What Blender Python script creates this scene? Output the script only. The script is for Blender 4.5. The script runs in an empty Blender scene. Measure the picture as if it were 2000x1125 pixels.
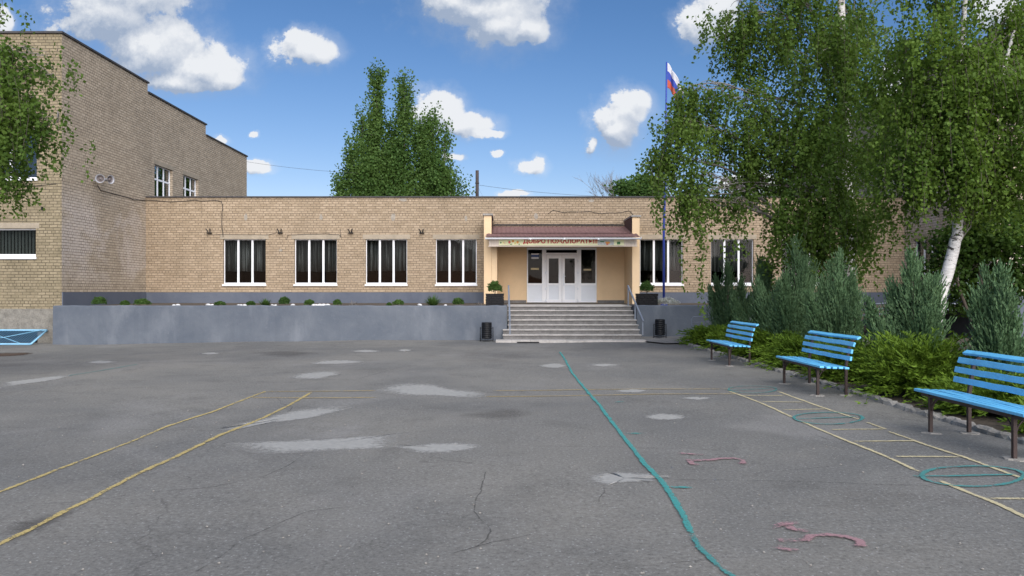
import bpy, bmesh, math, random
import numpy as np
from mathutils import Vector, Matrix
R = math.radians
S = bpy.context.scene
COL = S.collection
random.seed(7)

# ------------------------------------------------------------------ camera
F, VX, VY, EYE = 1450.0, 990.0, 570.0, 1.61      # focal length and vanishing point of a 2000 px wide picture
cam_d = bpy.data.cameras.new('camera')
cam = bpy.data.objects.new('camera', cam_d); COL.objects.link(cam)
cam.location = (0, 0, EYE); cam.rotation_euler = (R(90), 0, 0)
cam_d.sensor_width = 36; cam_d.lens = 36 * F / 2000
cam_d.shift_x = (1000 - VX) / 2000; cam_d.shift_y = (VY - 562.5) / 2000
cam_d.clip_start = 0.1; cam_d.clip_end = 3000
S.camera = cam

# ------------------------------------------------------------------ light
SUN_EL, SUN_ROT = 36.0, 163.0
sun_d = bpy.data.lights.new('sun', 'SUN'); sun = bpy.data.objects.new('sun', sun_d); COL.objects.link(sun)
sun_d.energy = 1.5; sun_d.angle = R(75); sun_d.color = (1.0, 0.965, 0.91)
sv = Vector((math.sin(R(SUN_ROT)) * math.cos(R(SUN_EL)), math.cos(R(SUN_ROT)) * math.cos(R(SUN_EL)), math.sin(R(SUN_EL))))
sun.rotation_euler = (-sv).to_track_quat('-Z', 'Y').to_euler()
sun.location = (0, 0, 60)
S.view_settings.view_transform = 'Standard'; S.view_settings.look = 'None'
S.view_settings.gamma = 1; S.view_settings.use_curve_mapping = False
EXPO = 1.85
S.view_settings.exposure = EXPO
S.render.engine = 'CYCLES'
S.cycles.max_bounces = 8; S.cycles.transparent_max_bounces = 24
S.cycles.diffuse_bounces = 3; S.cycles.glossy_bounces = 3; S.cycles.transmission_bounces = 4

def N(nt, kind, ins=None, **kw):
    n = nt.nodes.new(kind)
    for k, v in kw.items(): setattr(n, k, v)
    for k, v in (ins or {}).items():
        s = n.inputs[k]
        if isinstance(v, bpy.types.NodeSocket): nt.links.new(v, s)
        else: s.default_value = v
    return n
def M_(nt, op, a, b=0.0, c=0.0, clamp=False):
    return N(nt, 'ShaderNodeMath', {0: a, 1: b, 2: c}, operation=op, use_clamp=clamp).outputs[0]
def ramp(nt, f, lo, hi, a=0.0, b=1.0, smooth=True):
    return N(nt, 'ShaderNodeMapRange', {0: f, 1: lo, 2: hi, 3: a, 4: b}, interpolation_type='SMOOTHSTEP' if smooth else 'LINEAR').outputs[0]
def mixc(nt, f, a, b, blend='MIX'):
    n = N(nt, 'ShaderNodeMix', data_type='RGBA', blend_type=blend)
    for i, v in ((0, f), (6, a), (7, b)):
        if isinstance(v, bpy.types.NodeSocket): nt.links.new(v, n.inputs[i])
        elif i == 0: n.inputs[0].default_value = v
        else: n.inputs[i].default_value = (*v[:3], 1)
    return n.outputs[2]

W = bpy.data.worlds.new('World'); S.world = W; W.use_nodes = True
wt = W.node_tree; wt.nodes.clear()
sky = N(wt, 'ShaderNodeTexSky', sky_type='NISHITA', sun_disc=False, sun_elevation=R(SUN_EL), sun_rotation=R(SUN_ROT), altitude=100, air_density=1.0, dust_density=0.6, ozone_density=2.0)
# clouds: ellipses on the sky (tangent coordinates), broken up by noise
CL = [(205,30,105,62),(300,90,105,68),(395,135,85,44),(345,158,100,26),(250,-20,130,70),(440,152,42,26),
      (594,98,62,34),(575,80,30,24),(622,100,34,30),(945,20,120,55),(975,45,92,56),(885,5,72,42),(1030,55,44,34),(930,-40,140,60),
      (1378,45,50,44),(1400,15,44,36),(862,222,52,42),(905,242,60,24),(950,260,30,10),(1228,212,48,38),(1205,252,44,44),(1245,200,34,28),(1155,285,10,16),
      (500,325,34,13),(1037,325,30,16),(1050,316,16,14),(885,305,20,7),(973,302,11,8),(425,272,20,8),(496,259,10,6),(0,45,24,28),(1005,380,28,6),
      (1470,360,70,22),(1750,210,50,90),(1945,20,50,40),(700,-150,300,70),(1500,-160,200,80),(-250,200,150,60),(2250,250,160,80)]
g = bpy.data.node_groups.new('cloud_field', 'ShaderNodeTree')
g.interface.new_socket('P', in_out='INPUT', socket_type='NodeSocketVector')
g.interface.new_socket('F', in_out='OUTPUT', socket_type='NodeSocketFloat')
gi = g.nodes.new('NodeGroupInput'); go = g.nodes.new('NodeGroupOutput')
P0 = gi.outputs[0]
wn = N(g, 'ShaderNodeTexNoise', {'Vector': P0, 'Scale': 26.0, 'Detail': 5.0, 'Roughness': 0.6})
wv = N(g, 'ShaderNodeVectorMath', {0: wn.outputs['Color'], 1: (0.5, 0.5, 0.5)}, operation='SUBTRACT').outputs[0]
P1 = N(g, 'ShaderNodeVectorMath', {0: wv, 1: (0.034, 0.026, 0), 2: P0}, operation='MULTIPLY_ADD').outputs[0]
cur = None
for (cx, cy, rx, ry) in CL:
    u, v, a, b = (cx - VX) / F, (VY - cy) / F, rx / F, ry / F
    q = N(g, 'ShaderNodeVectorMath', {0: P1, 1: (1 / a, 1 / b, 0), 2: (-u / a, -v / b, 0)}, operation='MULTIPLY_ADD').outputs[0]
    d = N(g, 'ShaderNodeVectorMath', {0: q}, operation='LENGTH').outputs[1]
    cur = d if cur is None else M_(g, 'SMOOTH_MIN', cur, d, 0.15)
fn = N(g, 'ShaderNodeTexNoise', {'Vector': P0, 'Scale': 13.0, 'Detail': 10.0, 'Roughness': 0.70}).outputs[0]
wv2 = N(g, 'ShaderNodeVectorMath', {0: wv, 1: (0.02, 0.02, 0), 2: P0}, operation='MULTIPLY_ADD').outputs[0]
pf = N(g, 'ShaderNodeTexVoronoi', {'Vector': wv2, 'Scale': 27.0, 'Detail': 2.0, 'Roughness': 0.5, 'Lacunarity': 2.2}, feature='F1', normalize=True).outputs['Distance']
dd = M_(g, 'SUBTRACT', 1.06, cur)
fo = M_(g, 'MULTIPLY_ADD', M_(g, 'SUBTRACT', fn, 0.5), 1.7, dd)
fo = M_(g, 'MULTIPLY_ADD', M_(g, 'SUBTRACT', 0.42, pf), 0.75, fo)
g.links.new(fo, go.inputs[0])
tc = N(wt, 'ShaderNodeTexCoord')
sx = N(wt, 'ShaderNodeSeparateXYZ', {0: tc.outputs['Generated']})
yy = M_(wt, 'MAXIMUM', sx.outputs[1], 0.05)
uv = N(wt, 'ShaderNodeCombineXYZ', {0: M_(wt, 'DIVIDE', sx.outputs[0], yy), 1: M_(wt, 'DIVIDE', sx.outputs[2], yy)}).outputs[0]
def field(p):
    n = wt.nodes.new('ShaderNodeGroup'); n.node_tree = g; wt.links.new(p, n.inputs[0]); return n.outputs[0]
F0 = field(uv)
F1 = field(N(wt, 'ShaderNodeVectorMath', {0: uv, 1: (0.004, 0.014, 0)}, operation='ADD').outputs[0])
F2 = field(N(wt, 'ShaderNodeVectorMath', {0: uv, 1: (0.016, 0.05, 0)}, operation='ADD').outputs[0])
soft = M_(wt, 'MULTIPLY_ADD', M_(wt, 'SUBTRACT', F2, F0), 0.45, 0.30)
soft = M_(wt, 'MINIMUM', M_(wt, 'MAXIMUM', soft, 0.27), 0.85)
alpha = N(wt, 'ShaderNodeMapRange', {0: F0, 1: 0.0, 2: soft, 3: 0.0, 4: 1.0}, interpolation_type='SMOOTHSTEP').outputs[0]
alpha = M_(wt, 'MULTIPLY', alpha, ramp(wt, sx.outputs[1], 0.1, 0.25))
alpha = M_(wt, 'MAXIMUM', M_(wt, 'MULTIPLY', alpha, 0.97), M_(wt, 'MULTIPLY', M_(wt, 'MULTIPLY', ramp(wt, F0, -0.55, 0.45), 0.30), ramp(wt, sx.outputs[1], 0.1, 0.25)))
l1 = M_(wt, 'MULTIPLY', M_(wt, 'SUBTRACT', F0, F1), 0.85)
lit = M_(wt, 'ADD', M_(wt, 'MULTIPLY_ADD', M_(wt, 'MINIMUM', M_(wt, 'MAXIMUM', M_(wt, 'SUBTRACT', F0, F2), -0.9), 0.9), 0.55, 0.34), l1, clamp=True)
ke = 1 / 2 ** EXPO
ccol = mixc(wt, lit, (0.36 * ke, 0.44 * ke, 0.58 * ke), (0.86 * ke, 0.88 * ke, 0.91 * ke))
sc_ = N(wt, 'ShaderNodeSeparateColor', {0: sky.outputs[0]})
def chan(i, k, g_, a): return M_(wt, 'MULTIPLY', M_(wt, 'POWER', M_(wt, 'MULTIPLY', sc_.outputs[i], k), g_), a * 10 / 2 ** EXPO)
skyc = N(wt, 'ShaderNodeCombineColor', {0: chan(0, .1009, 1.53, 1.70), 1: chan(1, .1236, 1.23, .955), 2: chan(2, .1413, 1.12, .88)}).outputs[0]
b1 = N(wt, 'ShaderNodeBackground', {0: skyc, 1: 0.1})
b2 = N(wt, 'ShaderNodeBackground', {0: ccol, 1: 1.0})
mx = N(wt, 'ShaderNodeMixShader', {0: alpha, 1: b1.outputs[0], 2: b2.outputs[0]})
N(wt, 'ShaderNodeOutputWorld', {0: mx.outputs[0]})

# ------------------------------------------------------------------ tags and meshes
def tag(o, label=None, cat=None, group=None, kind=None):
    if label: o['label'] = label
    if cat: o['category'] = cat
    if group: o['group'] = group
    if kind: o['kind'] = kind
    return o
def thing(name, label, cat, loc=(0, 0, 0), group=None):
    o = bpy.data.objects.new(name, None); COL.objects.link(o); o.location = loc; o.empty_display_size = 0.2
    return tag(o, label, cat, group)
def wloc(p):
    v = Vector((0, 0, 0))
    while p: v += p.location; p = p.parent
    return v
def link(name, me, parent=None, loc=None):
    o = bpy.data.objects.new(name, me); COL.objects.link(o)
    if parent: o.parent = parent
    if loc: o.location = loc
    return o
def copy_tree(o, parent=None):
    kids = list(o.children); c = o.copy(); COL.objects.link(c); c.parent = parent
    for k in kids: copy_tree(k, c)
    return c
class MB:
    def __init__(s): s.v, s.f, s.m, s.cur, s.sm = [], [], [], 0, []
    def add(s, vs, fs, smooth=False):
        n = len(s.v); s.v += [tuple(v) for v in vs]
        for f in fs: s.f.append([n + i for i in f]); s.m.append(s.cur); s.sm.append(smooth)
    def box(s, x0, x1, y0, y1, z0, z1):
        x0, x1 = min(x0, x1), max(x0, x1); y0, y1 = min(y0, y1), max(y0, y1); z0, z1 = min(z0, z1), max(z0, z1)
        s.add([(x0,y0,z0),(x1,y0,z0),(x1,y1,z0),(x0,y1,z0),(x0,y0,z1),(x1,y0,z1),(x1,y1,z1),(x0,y1,z1)],
              [(3,2,1,0),(4,5,6,7),(0,1,5,4),(1,2,6,5),(2,3,7,6),(3,0,4,7)]); return s
    def bar(s, a, b, w, h, up=(0, 0, 1)):
        a, b = Vector(a), Vector(b); d = (b - a).normalized(); up = Vector(up)
        x = d.cross(up); x = x.normalized() if x.length > 1e-4 else Vector((1, 0, 0)); y = x.cross(d)
        vs = [p + x * i * w / 2 + y * j * h / 2 for p in (a, b) for i, j in ((-1,-1),(1,-1),(1,1),(-1,1))]
        s.add(vs, [(3,2,1,0),(4,5,6,7),(0,1,5,4),(1,2,6,5),(2,3,7,6),(3,0,4,7)]); return s
    def tube(s, pts, r, n=8, cap=True, smooth=True):
        pts = [Vector(p) for p in pts]; k = len(pts)
        rr = r if isinstance(r, (list, tuple)) else [r] * k
        t = (pts[1] - pts[0]).normalized(); x = t.orthogonal().normalized(); vs = []
        for i, p in enumerate(pts):
            t2 = (pts[min(i + 1, k - 1)] - pts[max(i - 1, 0)])
            t2 = t2.normalized() if t2.length > 1e-6 else t
            x = (x - t2 * x.dot(t2)); x = x.normalized() if x.length > 1e-5 else t2.orthogonal().normalized()
            y = t2.cross(x)
            for j in range(n):
                a = 2 * math.pi * j / n; vs.append(p + (x * math.cos(a) + y * math.sin(a)) * rr[i])
        fs = [(i*n+j, i*n+(j+1)%n, (i+1)*n+(j+1)%n, (i+1)*n+j) for i in range(k-1) for j in range(n)]
        if cap: fs += [tuple(range(n - 1, -1, -1)), tuple(range((k - 1) * n, k * n))]
        s.add(vs, fs, smooth); return s
    def lathe(s, o, axis, prof, n=20, smooth=True):
        o, ax = Vector(o), Vector(axis).normalized(); x = ax.orthogonal().normalized(); y = ax.cross(x)
        vs = [o + ax * h + (x * math.cos(2*math.pi*j/n) + y * math.sin(2*math.pi*j/n)) * r for (r, h) in prof for j in range(n)]
        fs = [(i*n+j, i*n+(j+1)%n, (i+1)*n+(j+1)%n, (i+1)*n+j) for i in range(len(prof)-1) for j in range(n)]
        s.add(vs, fs, smooth); return s
    def build(s, name, mat, parent=None, bevel=0, loc=None):
        me = bpy.data.meshes.new(name); o0 = wloc(parent)
        if loc: o0 = o0 + Vector(loc)
        me.from_pydata([tuple(Vector(v) - o0) for v in s.v], [], s.f)
        for m in (mat if isinstance(mat, (list, tuple)) else [mat]): me.materials.append(m)
        me.polygons.foreach_set('material_index', s.m); me.polygons.foreach_set('use_smooth', s.sm)
        me.update()
        o = link(name, me, parent, loc)
        if bevel:
            b = o.modifiers.new('bevel', 'BEVEL'); b.width = bevel; b.segments = 2; b.limit_method = 'ANGLE'
        return o
def struct(o, label, cat):
    return tag(o, label, cat, kind='structure')

# pixel of the 2000 px picture at a depth -> point; pixel on the ground -> point
def X_(px, D): return (px - VX) * D / F
def Z_(py, D): return EYE - (py - VY) * D / F
def sstep(a, b, x):
    t = min(1, max(0, (x - a) / (b - a))); return t * t * (3 - 2 * t)
def gz(x, y):
    far = sstep(8, 20, y)
    z = -0.14 * sstep(-4, -15, x) * far
    z += 0.011 * math.sin(x * 0.9 + 1.3 * math.sin(y * 0.31)) * math.sin(y * 0.7 + 0.6) + 0.006 * math.sin(1.7 * x + 0.9 * y)
    return z
def G(px, py, lift=0.0):
    z = 0.0
    for _ in range(6):
        D = (EYE - z) * F / (py - VY); x = X_(px, D); z = gz(x, D)
    return Vector((x, D, z + lift))

# ------------------------------------------------------------------ materials
def newmat(name):
    m = bpy.data.materials.new(name); m.use_nodes = True; nt = m.node_tree; nt.nodes.clear()
    return m, nt
def finish(nt, bsdf, bump=None, strength=0.3, dist=0.01):
    if bump is not None:
        b = N(nt, 'ShaderNodeBump', {'Height': bump, 'Strength': strength, 'Distance': dist})
        nt.links.new(b.outputs[0], bsdf.inputs['Normal'])
    N(nt, 'ShaderNodeOutputMaterial', {0: bsdf.outputs[0]})
def plain(name, col, rough=0.6, var=0.12, scale=6.0, bump=0.15, metal=0.0, fine=60.0, dirt=None, spec=0.5):
    m, nt = newmat(name)
    t = N(nt, 'ShaderNodeTexCoord').outputs['Object']
    a = N(nt, 'ShaderNodeTexNoise', {'Vector': t, 'Scale': scale, 'Detail': 6.0, 'Roughness': 0.65}).outputs[0]
    f = N(nt, 'ShaderNodeTexNoise', {'Vector': t, 'Scale': fine, 'Detail': 3.0}).outputs[0]
    lo = tuple(c * (1 - var * 1.6) for c in col); hi = tuple(min(1, c * (1 + var * 1.6)) for c in col)
    c = mixc(nt, ramp(nt, a, 0.25, 0.75), lo, hi)
    c = mixc(nt, 0.35, c, mixc(nt, ramp(nt, f, 0.3, 0.7), lo, hi))
    if dirt:
        d = N(nt, 'ShaderNodeTexNoise', {'Vector': t, 'Scale': scale * 0.6, 'Detail': 8.0, 'Roughness': 0.7}).outputs[0]
        c = mixc(nt, ramp(nt, d, 0.52, 0.75, 0, 0.7), c, dirt)
    b = N(nt, 'ShaderNodeBsdfPrincipled', {'Base Color': c, 'Roughness': rough, 'Metallic': metal, 'Specular IOR Level': spec})
    finish(nt, b, M_(nt, 'MULTIPLY_ADD', f, 0.4, a), bump, 0.01)
    return m
def brick(name, c1, c2, mortar, stain=0.35, white=0.0, whitez=(2.0, 4.2)):
    m, nt = newmat(name)
    geo = N(nt, 'ShaderNodeNewGeometry'); t = N(nt, 'ShaderNodeTexCoord').outputs['Object']
    p = N(nt, 'ShaderNodeSeparateXYZ', {0: geo.outputs['Position']}); n = N(nt, 'ShaderNodeSeparateXYZ', {0: geo.outputs['True Normal']})
    nx = M_(nt, 'ABSOLUTE', n.outputs[0]); ny = M_(nt, 'SUBTRACT', 1.0, nx)
    u = M_(nt, 'ADD', M_(nt, 'MULTIPLY', p.outputs[0], ny), M_(nt, 'MULTIPLY', p.outputs[1], nx))
    v = N(nt, 'ShaderNodeCombineXYZ', {0: u, 1: p.outputs[2]}).outputs[0]
    wn = N(nt, 'ShaderNodeTexNoise', {'Vector': v, 'Scale': 5.0, 'Detail': 4.0, 'Roughness': 0.7})
    wv = N(nt, 'ShaderNodeVectorMath', {0: wn.outputs['Color'], 1: (0.5, 0.5, 0.5)}, operation='SUBTRACT').outputs[0]
    v2 = N(nt, 'ShaderNodeVectorMath', {0: wv, 1: (0.03, 0.022, 0), 2: v}, operation='MULTIPLY_ADD').outputs[0]
    br = N(nt, 'ShaderNodeTexBrick', {'Vector': v2, 'Color1': (0, 0, 0, 1), 'Color2': (1, 1, 1, 1), 'Mortar': (0.5, 0.5, 0.5, 1), 'Scale': 1.0,
           'Mortar Size': 0.0105, 'Mortar Smooth': 0.35, 'Bias': 0.0, 'Brick Width': 0.262, 'Row Height': 0.1}, offset=0.5, offset_frequency=2, squash=0.5, squash_frequency=6)
    fac = br.outputs['Fac']; tint = br.outputs['Color']
    big = N(nt, 'ShaderNodeTexNoise', {'Vector': v, 'Scale': 0.5, 'Detail': 7.0, 'Roughness': 0.65}).outputs[0]
    med = N(nt, 'ShaderNodeTexNoise', {'Vector': v, 'Scale': 9.0, 'Detail': 5.0, 'Roughness': 0.7}).outputs[0]
    c = mixc(nt, tint, c1, c2)
    c = mixc(nt, ramp(nt, med, 0.35, 0.75, 0, 0.55), c, tuple(x * 0.66 for x in c1))
    c = mixc(nt, ramp(nt, big, 0.45, 0.72, 0, stain), c, tuple(x * 0.55 for x in c1))
    if white:
        w1 = N(nt, 'ShaderNodeTexNoise', {'Vector': v, 'Scale': 0.55, 'Detail': 6.0, 'Roughness': 0.6, 'Distortion': 0.6}).outputs[0]
        zz = M_(nt, 'MULTIPLY', ramp(nt, p.outputs[2], whitez[0] - 0.6, whitez[0] + 0.4), ramp(nt, p.outputs[2], whitez[1] - 0.5, whitez[1] + 0.8, 1, 0))
        c = mixc(nt, M_(nt, 'MULTIPLY', M_(nt, 'MULTIPLY', ramp(nt, w1, 0.42, 0.6), zz), white), c, (0.68, 0.62, 0.58))
    # dark runs of damp below the parapet
    sc = N(nt, 'ShaderNodeVectorMath', {0: v, 1: (2.6, 0.22, 1)}, operation='MULTIPLY').outputs[0]
    runs = N(nt, 'ShaderNodeTexNoise', {'Vector': sc, 'Scale': 1.0, 'Detail': 6.0, 'Roughness': 0.6}).outputs[0]
    c = mixc(nt, ramp(nt, runs, 0.58, 0.78, 0, 0.38), c, tuple(x * 0.4 for x in c1))
    mc = mixc(nt, ramp(nt, med, 0.3, 0.7), tuple(x * 0.55 for x in mortar), mortar)
    jm = N(nt, 'ShaderNodeTexNoise', {'Vector': v, 'Scale': 3.0, 'Detail': 3.0}).outputs[0]
    c = mixc(nt, M_(nt, 'MULTIPLY', fac, ramp(nt, jm, 0.3, 0.62, 0.45, 1.0)), c, mc)
    b = N(nt, 'ShaderNodeBsdfPrincipled', {'Base Color': c, 'Roughness': 0.9, 'Specular IOR Level': 0.25})
    h = M_(nt, 'MULTIPLY_ADD', med, 0.35, M_(nt, 'SUBTRACT', 1.0, fac))
    finish(nt, b, h, 0.8, 0.014)
    return m
def painted_wall(name, c, c2, pale, scale=0.7):
    m, nt = newmat(name)
    t = N(nt, 'ShaderNodeTexCoord').outputs['Object']
    a = N(nt, 'ShaderNodeTexNoise', {'Vector': t, 'Scale': scale, 'Detail': 8.0, 'Roughness': 0.62, 'Distortion': 0.5}).outputs[0]
    s = N(nt, 'ShaderNodeVectorMath', {0: t, 1: (1.1, 1.1, 0.42)}, operation='MULTIPLY').outputs[0]
    r = N(nt, 'ShaderNodeTexNoise', {'Vector': s, 'Scale': 1.0, 'Detail': 6.0, 'Roughness': 0.6}).outputs[0]
    f = N(nt, 'ShaderNodeTexNoise', {'Vector': t, 'Scale': 11.0, 'Detail': 7.0, 'Roughness': 0.7}).outputs[0]
    k = mixc(nt, ramp(nt, a, 0.3, 0.7), c, c2)
    k = mixc(nt, ramp(nt, r, 0.5, 0.74, 0, 0.45), k, pale)
    k = mixc(nt, ramp(nt, r, 0.42, 0.25, 0, 0.4), k, tuple(x * 0.6 for x in c))
    k = mixc(nt, ramp(nt, f, 0.55, 0.8, 0, 0.35), k, pale)
    k = mixc(nt, ramp(nt, f, 0.42, 0.25, 0, 0.35), k, tuple(x * 0.6 for x in c))
    b = N(nt, 'ShaderNodeBsdfPrincipled', {'Base Color': k, 'Roughness': 0.75, 'Specular IOR Level': 0.3})
    finish(nt, b, M_(nt, 'MULTIPLY_ADD', f, 0.5, a), 0.45, 0.03)
    return m
def asphalt():
    m, nt = newmat('asphalt')
    t = N(nt, 'ShaderNodeNewGeometry').outputs['Position']
    tx = lambda s, d=6.0, r=0.6, di=0.0: N(nt, 'ShaderNodeTexNoise', {'Vector': t, 'Scale': s, 'Detail': d, 'Roughness': r, 'Distortion': di}).outputs[0]
    big, med, fine, sp = tx(0.22, 7, 0.6, 0.4), tx(1.3, 7, 0.65, 0.5), tx(34, 6, 0.85), tx(24, 3, 0.6)
    c = mixc(nt, ramp(nt, big, 0.32, 0.68), (0.144, 0.144, 0.138), (0.222, 0.213, 0.190))
    c = mixc(nt, ramp(nt, med, 0.5, 0.74, 0, 0.5), c, (0.10, 0.098, 0.090))
    c = mixc(nt, ramp(nt, tx(0.36, 6, 0.62, 0.8), 0.52, 0.72, 0, 0.55), c, (0.265, 0.258, 0.245))
    c = mixc(nt, ramp(nt, tx(0.3, 5, 0.6, 0.6), 0.42, 0.28, 0, 0.5), c, (0.118, 0.108, 0.098))
    c = mixc(nt, ramp(nt, med, 0.45, 0.2, 0, 0.4), c, (0.25, 0.25, 0.23))
    c = mixc(nt, ramp(nt, fine, 0.48, 0.28, 0, 0.95, False), c, (0.04, 0.038, 0.038))
    c = mixc(nt, ramp(nt, fine, 0.53, 0.70, 0, 0.85, False), c, (0.33, 0.335, 0.32))
    vo = N(nt, 'ShaderNodeTexVoronoi', {'Vector': t, 'Scale': 42.0, 'Randomness': 1.0})
    rn = N(nt, 'ShaderNodeSeparateColor', {0: vo.outputs['Color']}).outputs[0]
    pk = M_(nt, 'MULTIPLY', ramp(nt, vo.outputs['Distance'], 0.35, 0.2), M_(nt, 'GREATER_THAN', rn, 0.88))
    c = mixc(nt, M_(nt, 'MULTIPLY', pk, 0.55), c, (0.42, 0.42, 0.42))
    # fine map cracking
    wp = N(nt, 'ShaderNodeVectorMath', {0: N(nt, 'ShaderNodeTexNoise', {'Vector': t, 'Scale': 1.1, 'Detail': 5.0}).outputs['Color'], 1: (1.3, 1.3, 0), 2: t}, operation='MULTIPLY_ADD').outputs[0]
    ve = N(nt, 'ShaderNodeTexVoronoi', {'Vector': wp, 'Scale': 0.33}, feature='DISTANCE_TO_EDGE').outputs['Distance']
    ck = M_(nt, 'MULTIPLY', ramp(nt, ve, 0.004, 0.0), ramp(nt, tx(0.5, 3), 0.5, 0.62))
    c = mixc(nt, M_(nt, 'MULTIPLY', ck, 0.45), c, (0.06, 0.057, 0.055))
    b = N(nt, 'ShaderNodeBsdfPrincipled', {'Base Color': c, 'Roughness': 0.85, 'Specular IOR Level': 0.3})
    h = M_(nt, 'MULTIPLY_ADD', sp, 0.6, fine)
    finish(nt, b, h, 0.55, 0.012)
    return m
def worn(name, col, col2, keep=0.60, bare=0.36, scale=40.0, soft=0.055, big=1.6, op=1.0, rough=0.85):
    """paint or mortar worn away, most at its rim: reads the mesh attribute «rim» (0 at the outline, 1 inside)"""
    m, nt = newmat(name)
    t = N(nt, 'ShaderNodeNewGeometry').outputs['Position']
    at = N(nt, 'ShaderNodeAttribute', attribute_name='rim').outputs['Fac']
    n1 = N(nt, 'ShaderNodeTexNoise', {'Vector': t, 'Scale': scale, 'Detail': 7.0, 'Roughness': 0.8}).outputs[0]
    n2 = N(nt, 'ShaderNodeTexNoise', {'Vector': t, 'Scale': big, 'Detail': 6.0, 'Roughness': 0.7}).outputs[0]
    s = M_(nt, 'ADD', M_(nt, 'MULTIPLY', n1, 0.5), M_(nt, 'MULTIPLY', n2, 0.5))
    thr = M_(nt, 'MULTIPLY_ADD', at, keep - bare, bare)
    a = M_(nt, 'MULTIPLY', ramp(nt, M_(nt, 'SUBTRACT', thr, s), -soft, soft), op)
    c = mixc(nt, ramp(nt, n1, 0.3, 0.7), col, col2)
    b = N(nt, 'ShaderNodeBsdfPrincipled', {'Base Color': c, 'Roughness': rough, 'Specular IOR Level': 0.3})
    bp = N(nt, 'ShaderNodeBump', {'Height': n1, 'Strength': 0.4, 'Distance': 0.01}); nt.links.new(bp.outputs[0], b.inputs['Normal'])
    x = N(nt, 'ShaderNodeMixShader', {0: a, 1: N(nt, 'ShaderNodeBsdfTransparent').outputs[0], 2: b.outputs[0]})
    N(nt, 'ShaderNodeOutputMaterial', {0: x.outputs[0]})
    return m
def glass(name, tint=(0.55, 0.58, 0.58), refl=1.0):
    m, nt = newmat(name)
    fr = M_(nt, 'MULTIPLY', N(nt, 'ShaderNodeFresnel', {0: 1.5}).outputs[0], refl)
    gl = N(nt, 'ShaderNodeBsdfGlossy', {'Color': (0.9, 0.95, 1, 1), 'Roughness': 0.02})
    tr = N(nt, 'ShaderNodeBsdfTransparent', {0: (*tint, 1)})
    x = N(nt, 'ShaderNodeMixShader', {0: fr, 1: tr.outputs[0], 2: gl.outputs[0]})
    N(nt, 'ShaderNodeOutputMaterial', {0: x.outputs[0]})
    return m
def leafmat(name, dark, light, trans=0.40, rough=0.62, clump=0.9):
    m, nt = newmat(name)
    r = N(nt, 'ShaderNodeNewGeometry').outputs['Random Per Island']; t = N(nt, 'ShaderNodeNewGeometry').outputs['Position']
    n = N(nt, 'ShaderNodeTexNoise', {'Vector': t, 'Scale': clump, 'Detail': 3.0}).outputs[0]
    f = M_(nt, 'ADD', M_(nt, 'MULTIPLY', r, 0.5), M_(nt, 'MULTIPLY', ramp(nt, n, 0.3, 0.7), 0.5))
    c = mixc(nt, f, dark, light)
    b = N(nt, 'ShaderNodeBsdfPrincipled', {'Base Color': c, 'Roughness': rough, 'Specular IOR Level': 0.2})
    tl = N(nt, 'ShaderNodeBsdfTranslucent', {'Color': mixc(nt, 0.5, c, (light[0] * 1.5, light[1] * 1.5, light[2] * 0.8))})
    x = N(nt, 'ShaderNodeMixShader', {0: trans, 1: b.outputs[0], 2: tl.outputs[0]})
    N(nt, 'ShaderNodeOutputMaterial', {0: x.outputs[0]})
    return m
def birchbark(name):
    m, nt = newmat(name)
    t = N(nt, 'ShaderNodeNewGeometry').outputs['Position']
    s = N(nt, 'ShaderNodeVectorMath', {0: t, 1: (5, 5, 11)}, operation='MULTIPLY').outputs[0]
    a = N(nt, 'ShaderNodeTexNoise', {'Vector': s, 'Scale': 1.0, 'Detail': 6.0, 'Roughness': 0.65, 'Distortion': 0.8}).outputs[0]
    s2 = N(nt, 'ShaderNodeVectorMath', {0: t, 1: (9, 9, 60)}, operation='MULTIPLY').outputs[0]
    b2 = N(nt, 'ShaderNodeTexNoise', {'Vector': s2, 'Scale': 1.0, 'Detail': 4.0}).outputs[0]
    c = mixc(nt, ramp(nt, b2, 0.3, 0.7), (0.46, 0.45, 0.43), (0.72, 0.71, 0.69))
    c = mixc(nt, ramp(nt, b2, 0.62, 0.70, 0, 0.7), c, (0.16, 0.14, 0.12))
    c = mixc(nt, ramp(nt, a, 0.54, 0.60), c, (0.045, 0.04, 0.036))
    b = N(nt, 'ShaderNodeBsdfPrincipled', {'Base Color': c, 'Roughness': 0.75})
    finish(nt, b, a, 0.5, 0.02)
    return m

MAT = {}
MAT['brick'] = brick('yellow_brick', (0.345, 0.268, 0.182), (0.46, 0.363, 0.258), (0.20, 0.156, 0.11), 0.3)
MAT['brick_l'] = brick('weathered_brick', (0.44, 0.365, 0.27), (0.56, 0.47, 0.355), (0.19, 0.158, 0.122), 0.3, 0.45, (2.2, 4.8))
MAT['brick_f'] = brick('dark_front_brick', (0.25, 0.21, 0.135), (0.34, 0.285, 0.19), (0.11, 0.092, 0.066), 0.5)  # front wall of the left wing: darker than its side, stronger blotches
MAT['plinth'] = painted_wall('grey_blue_plinth_paint', (0.088, 0.104, 0.140), (0.11, 0.126, 0.16), (0.15, 0.168, 0.20))
MAT['retain'] = painted_wall('grey_blue_wall_paint', (0.092, 0.110, 0.138), (0.128, 0.146, 0.172), (0.22, 0.24, 0.268))
MAT['rough'] = plain('rough_render', (0.20, 0.19, 0.165), 0.95, 0.25, 5, 1.0, fine=22)
MAT['cream'] = plain('cream_render', (0.74, 0.55, 0.34), 0.85, 0.05, 1.2, 0.2)
MAT['concrete'] = plain('concrete', (0.30, 0.285, 0.26), 0.9, 0.18, 3, 0.5, dirt=(0.16, 0.15, 0.135))
MAT['lintel'] = plain('lintel_concrete', (0.34, 0.29, 0.22), 0.9, 0.15, 3, 0.4)
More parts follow.
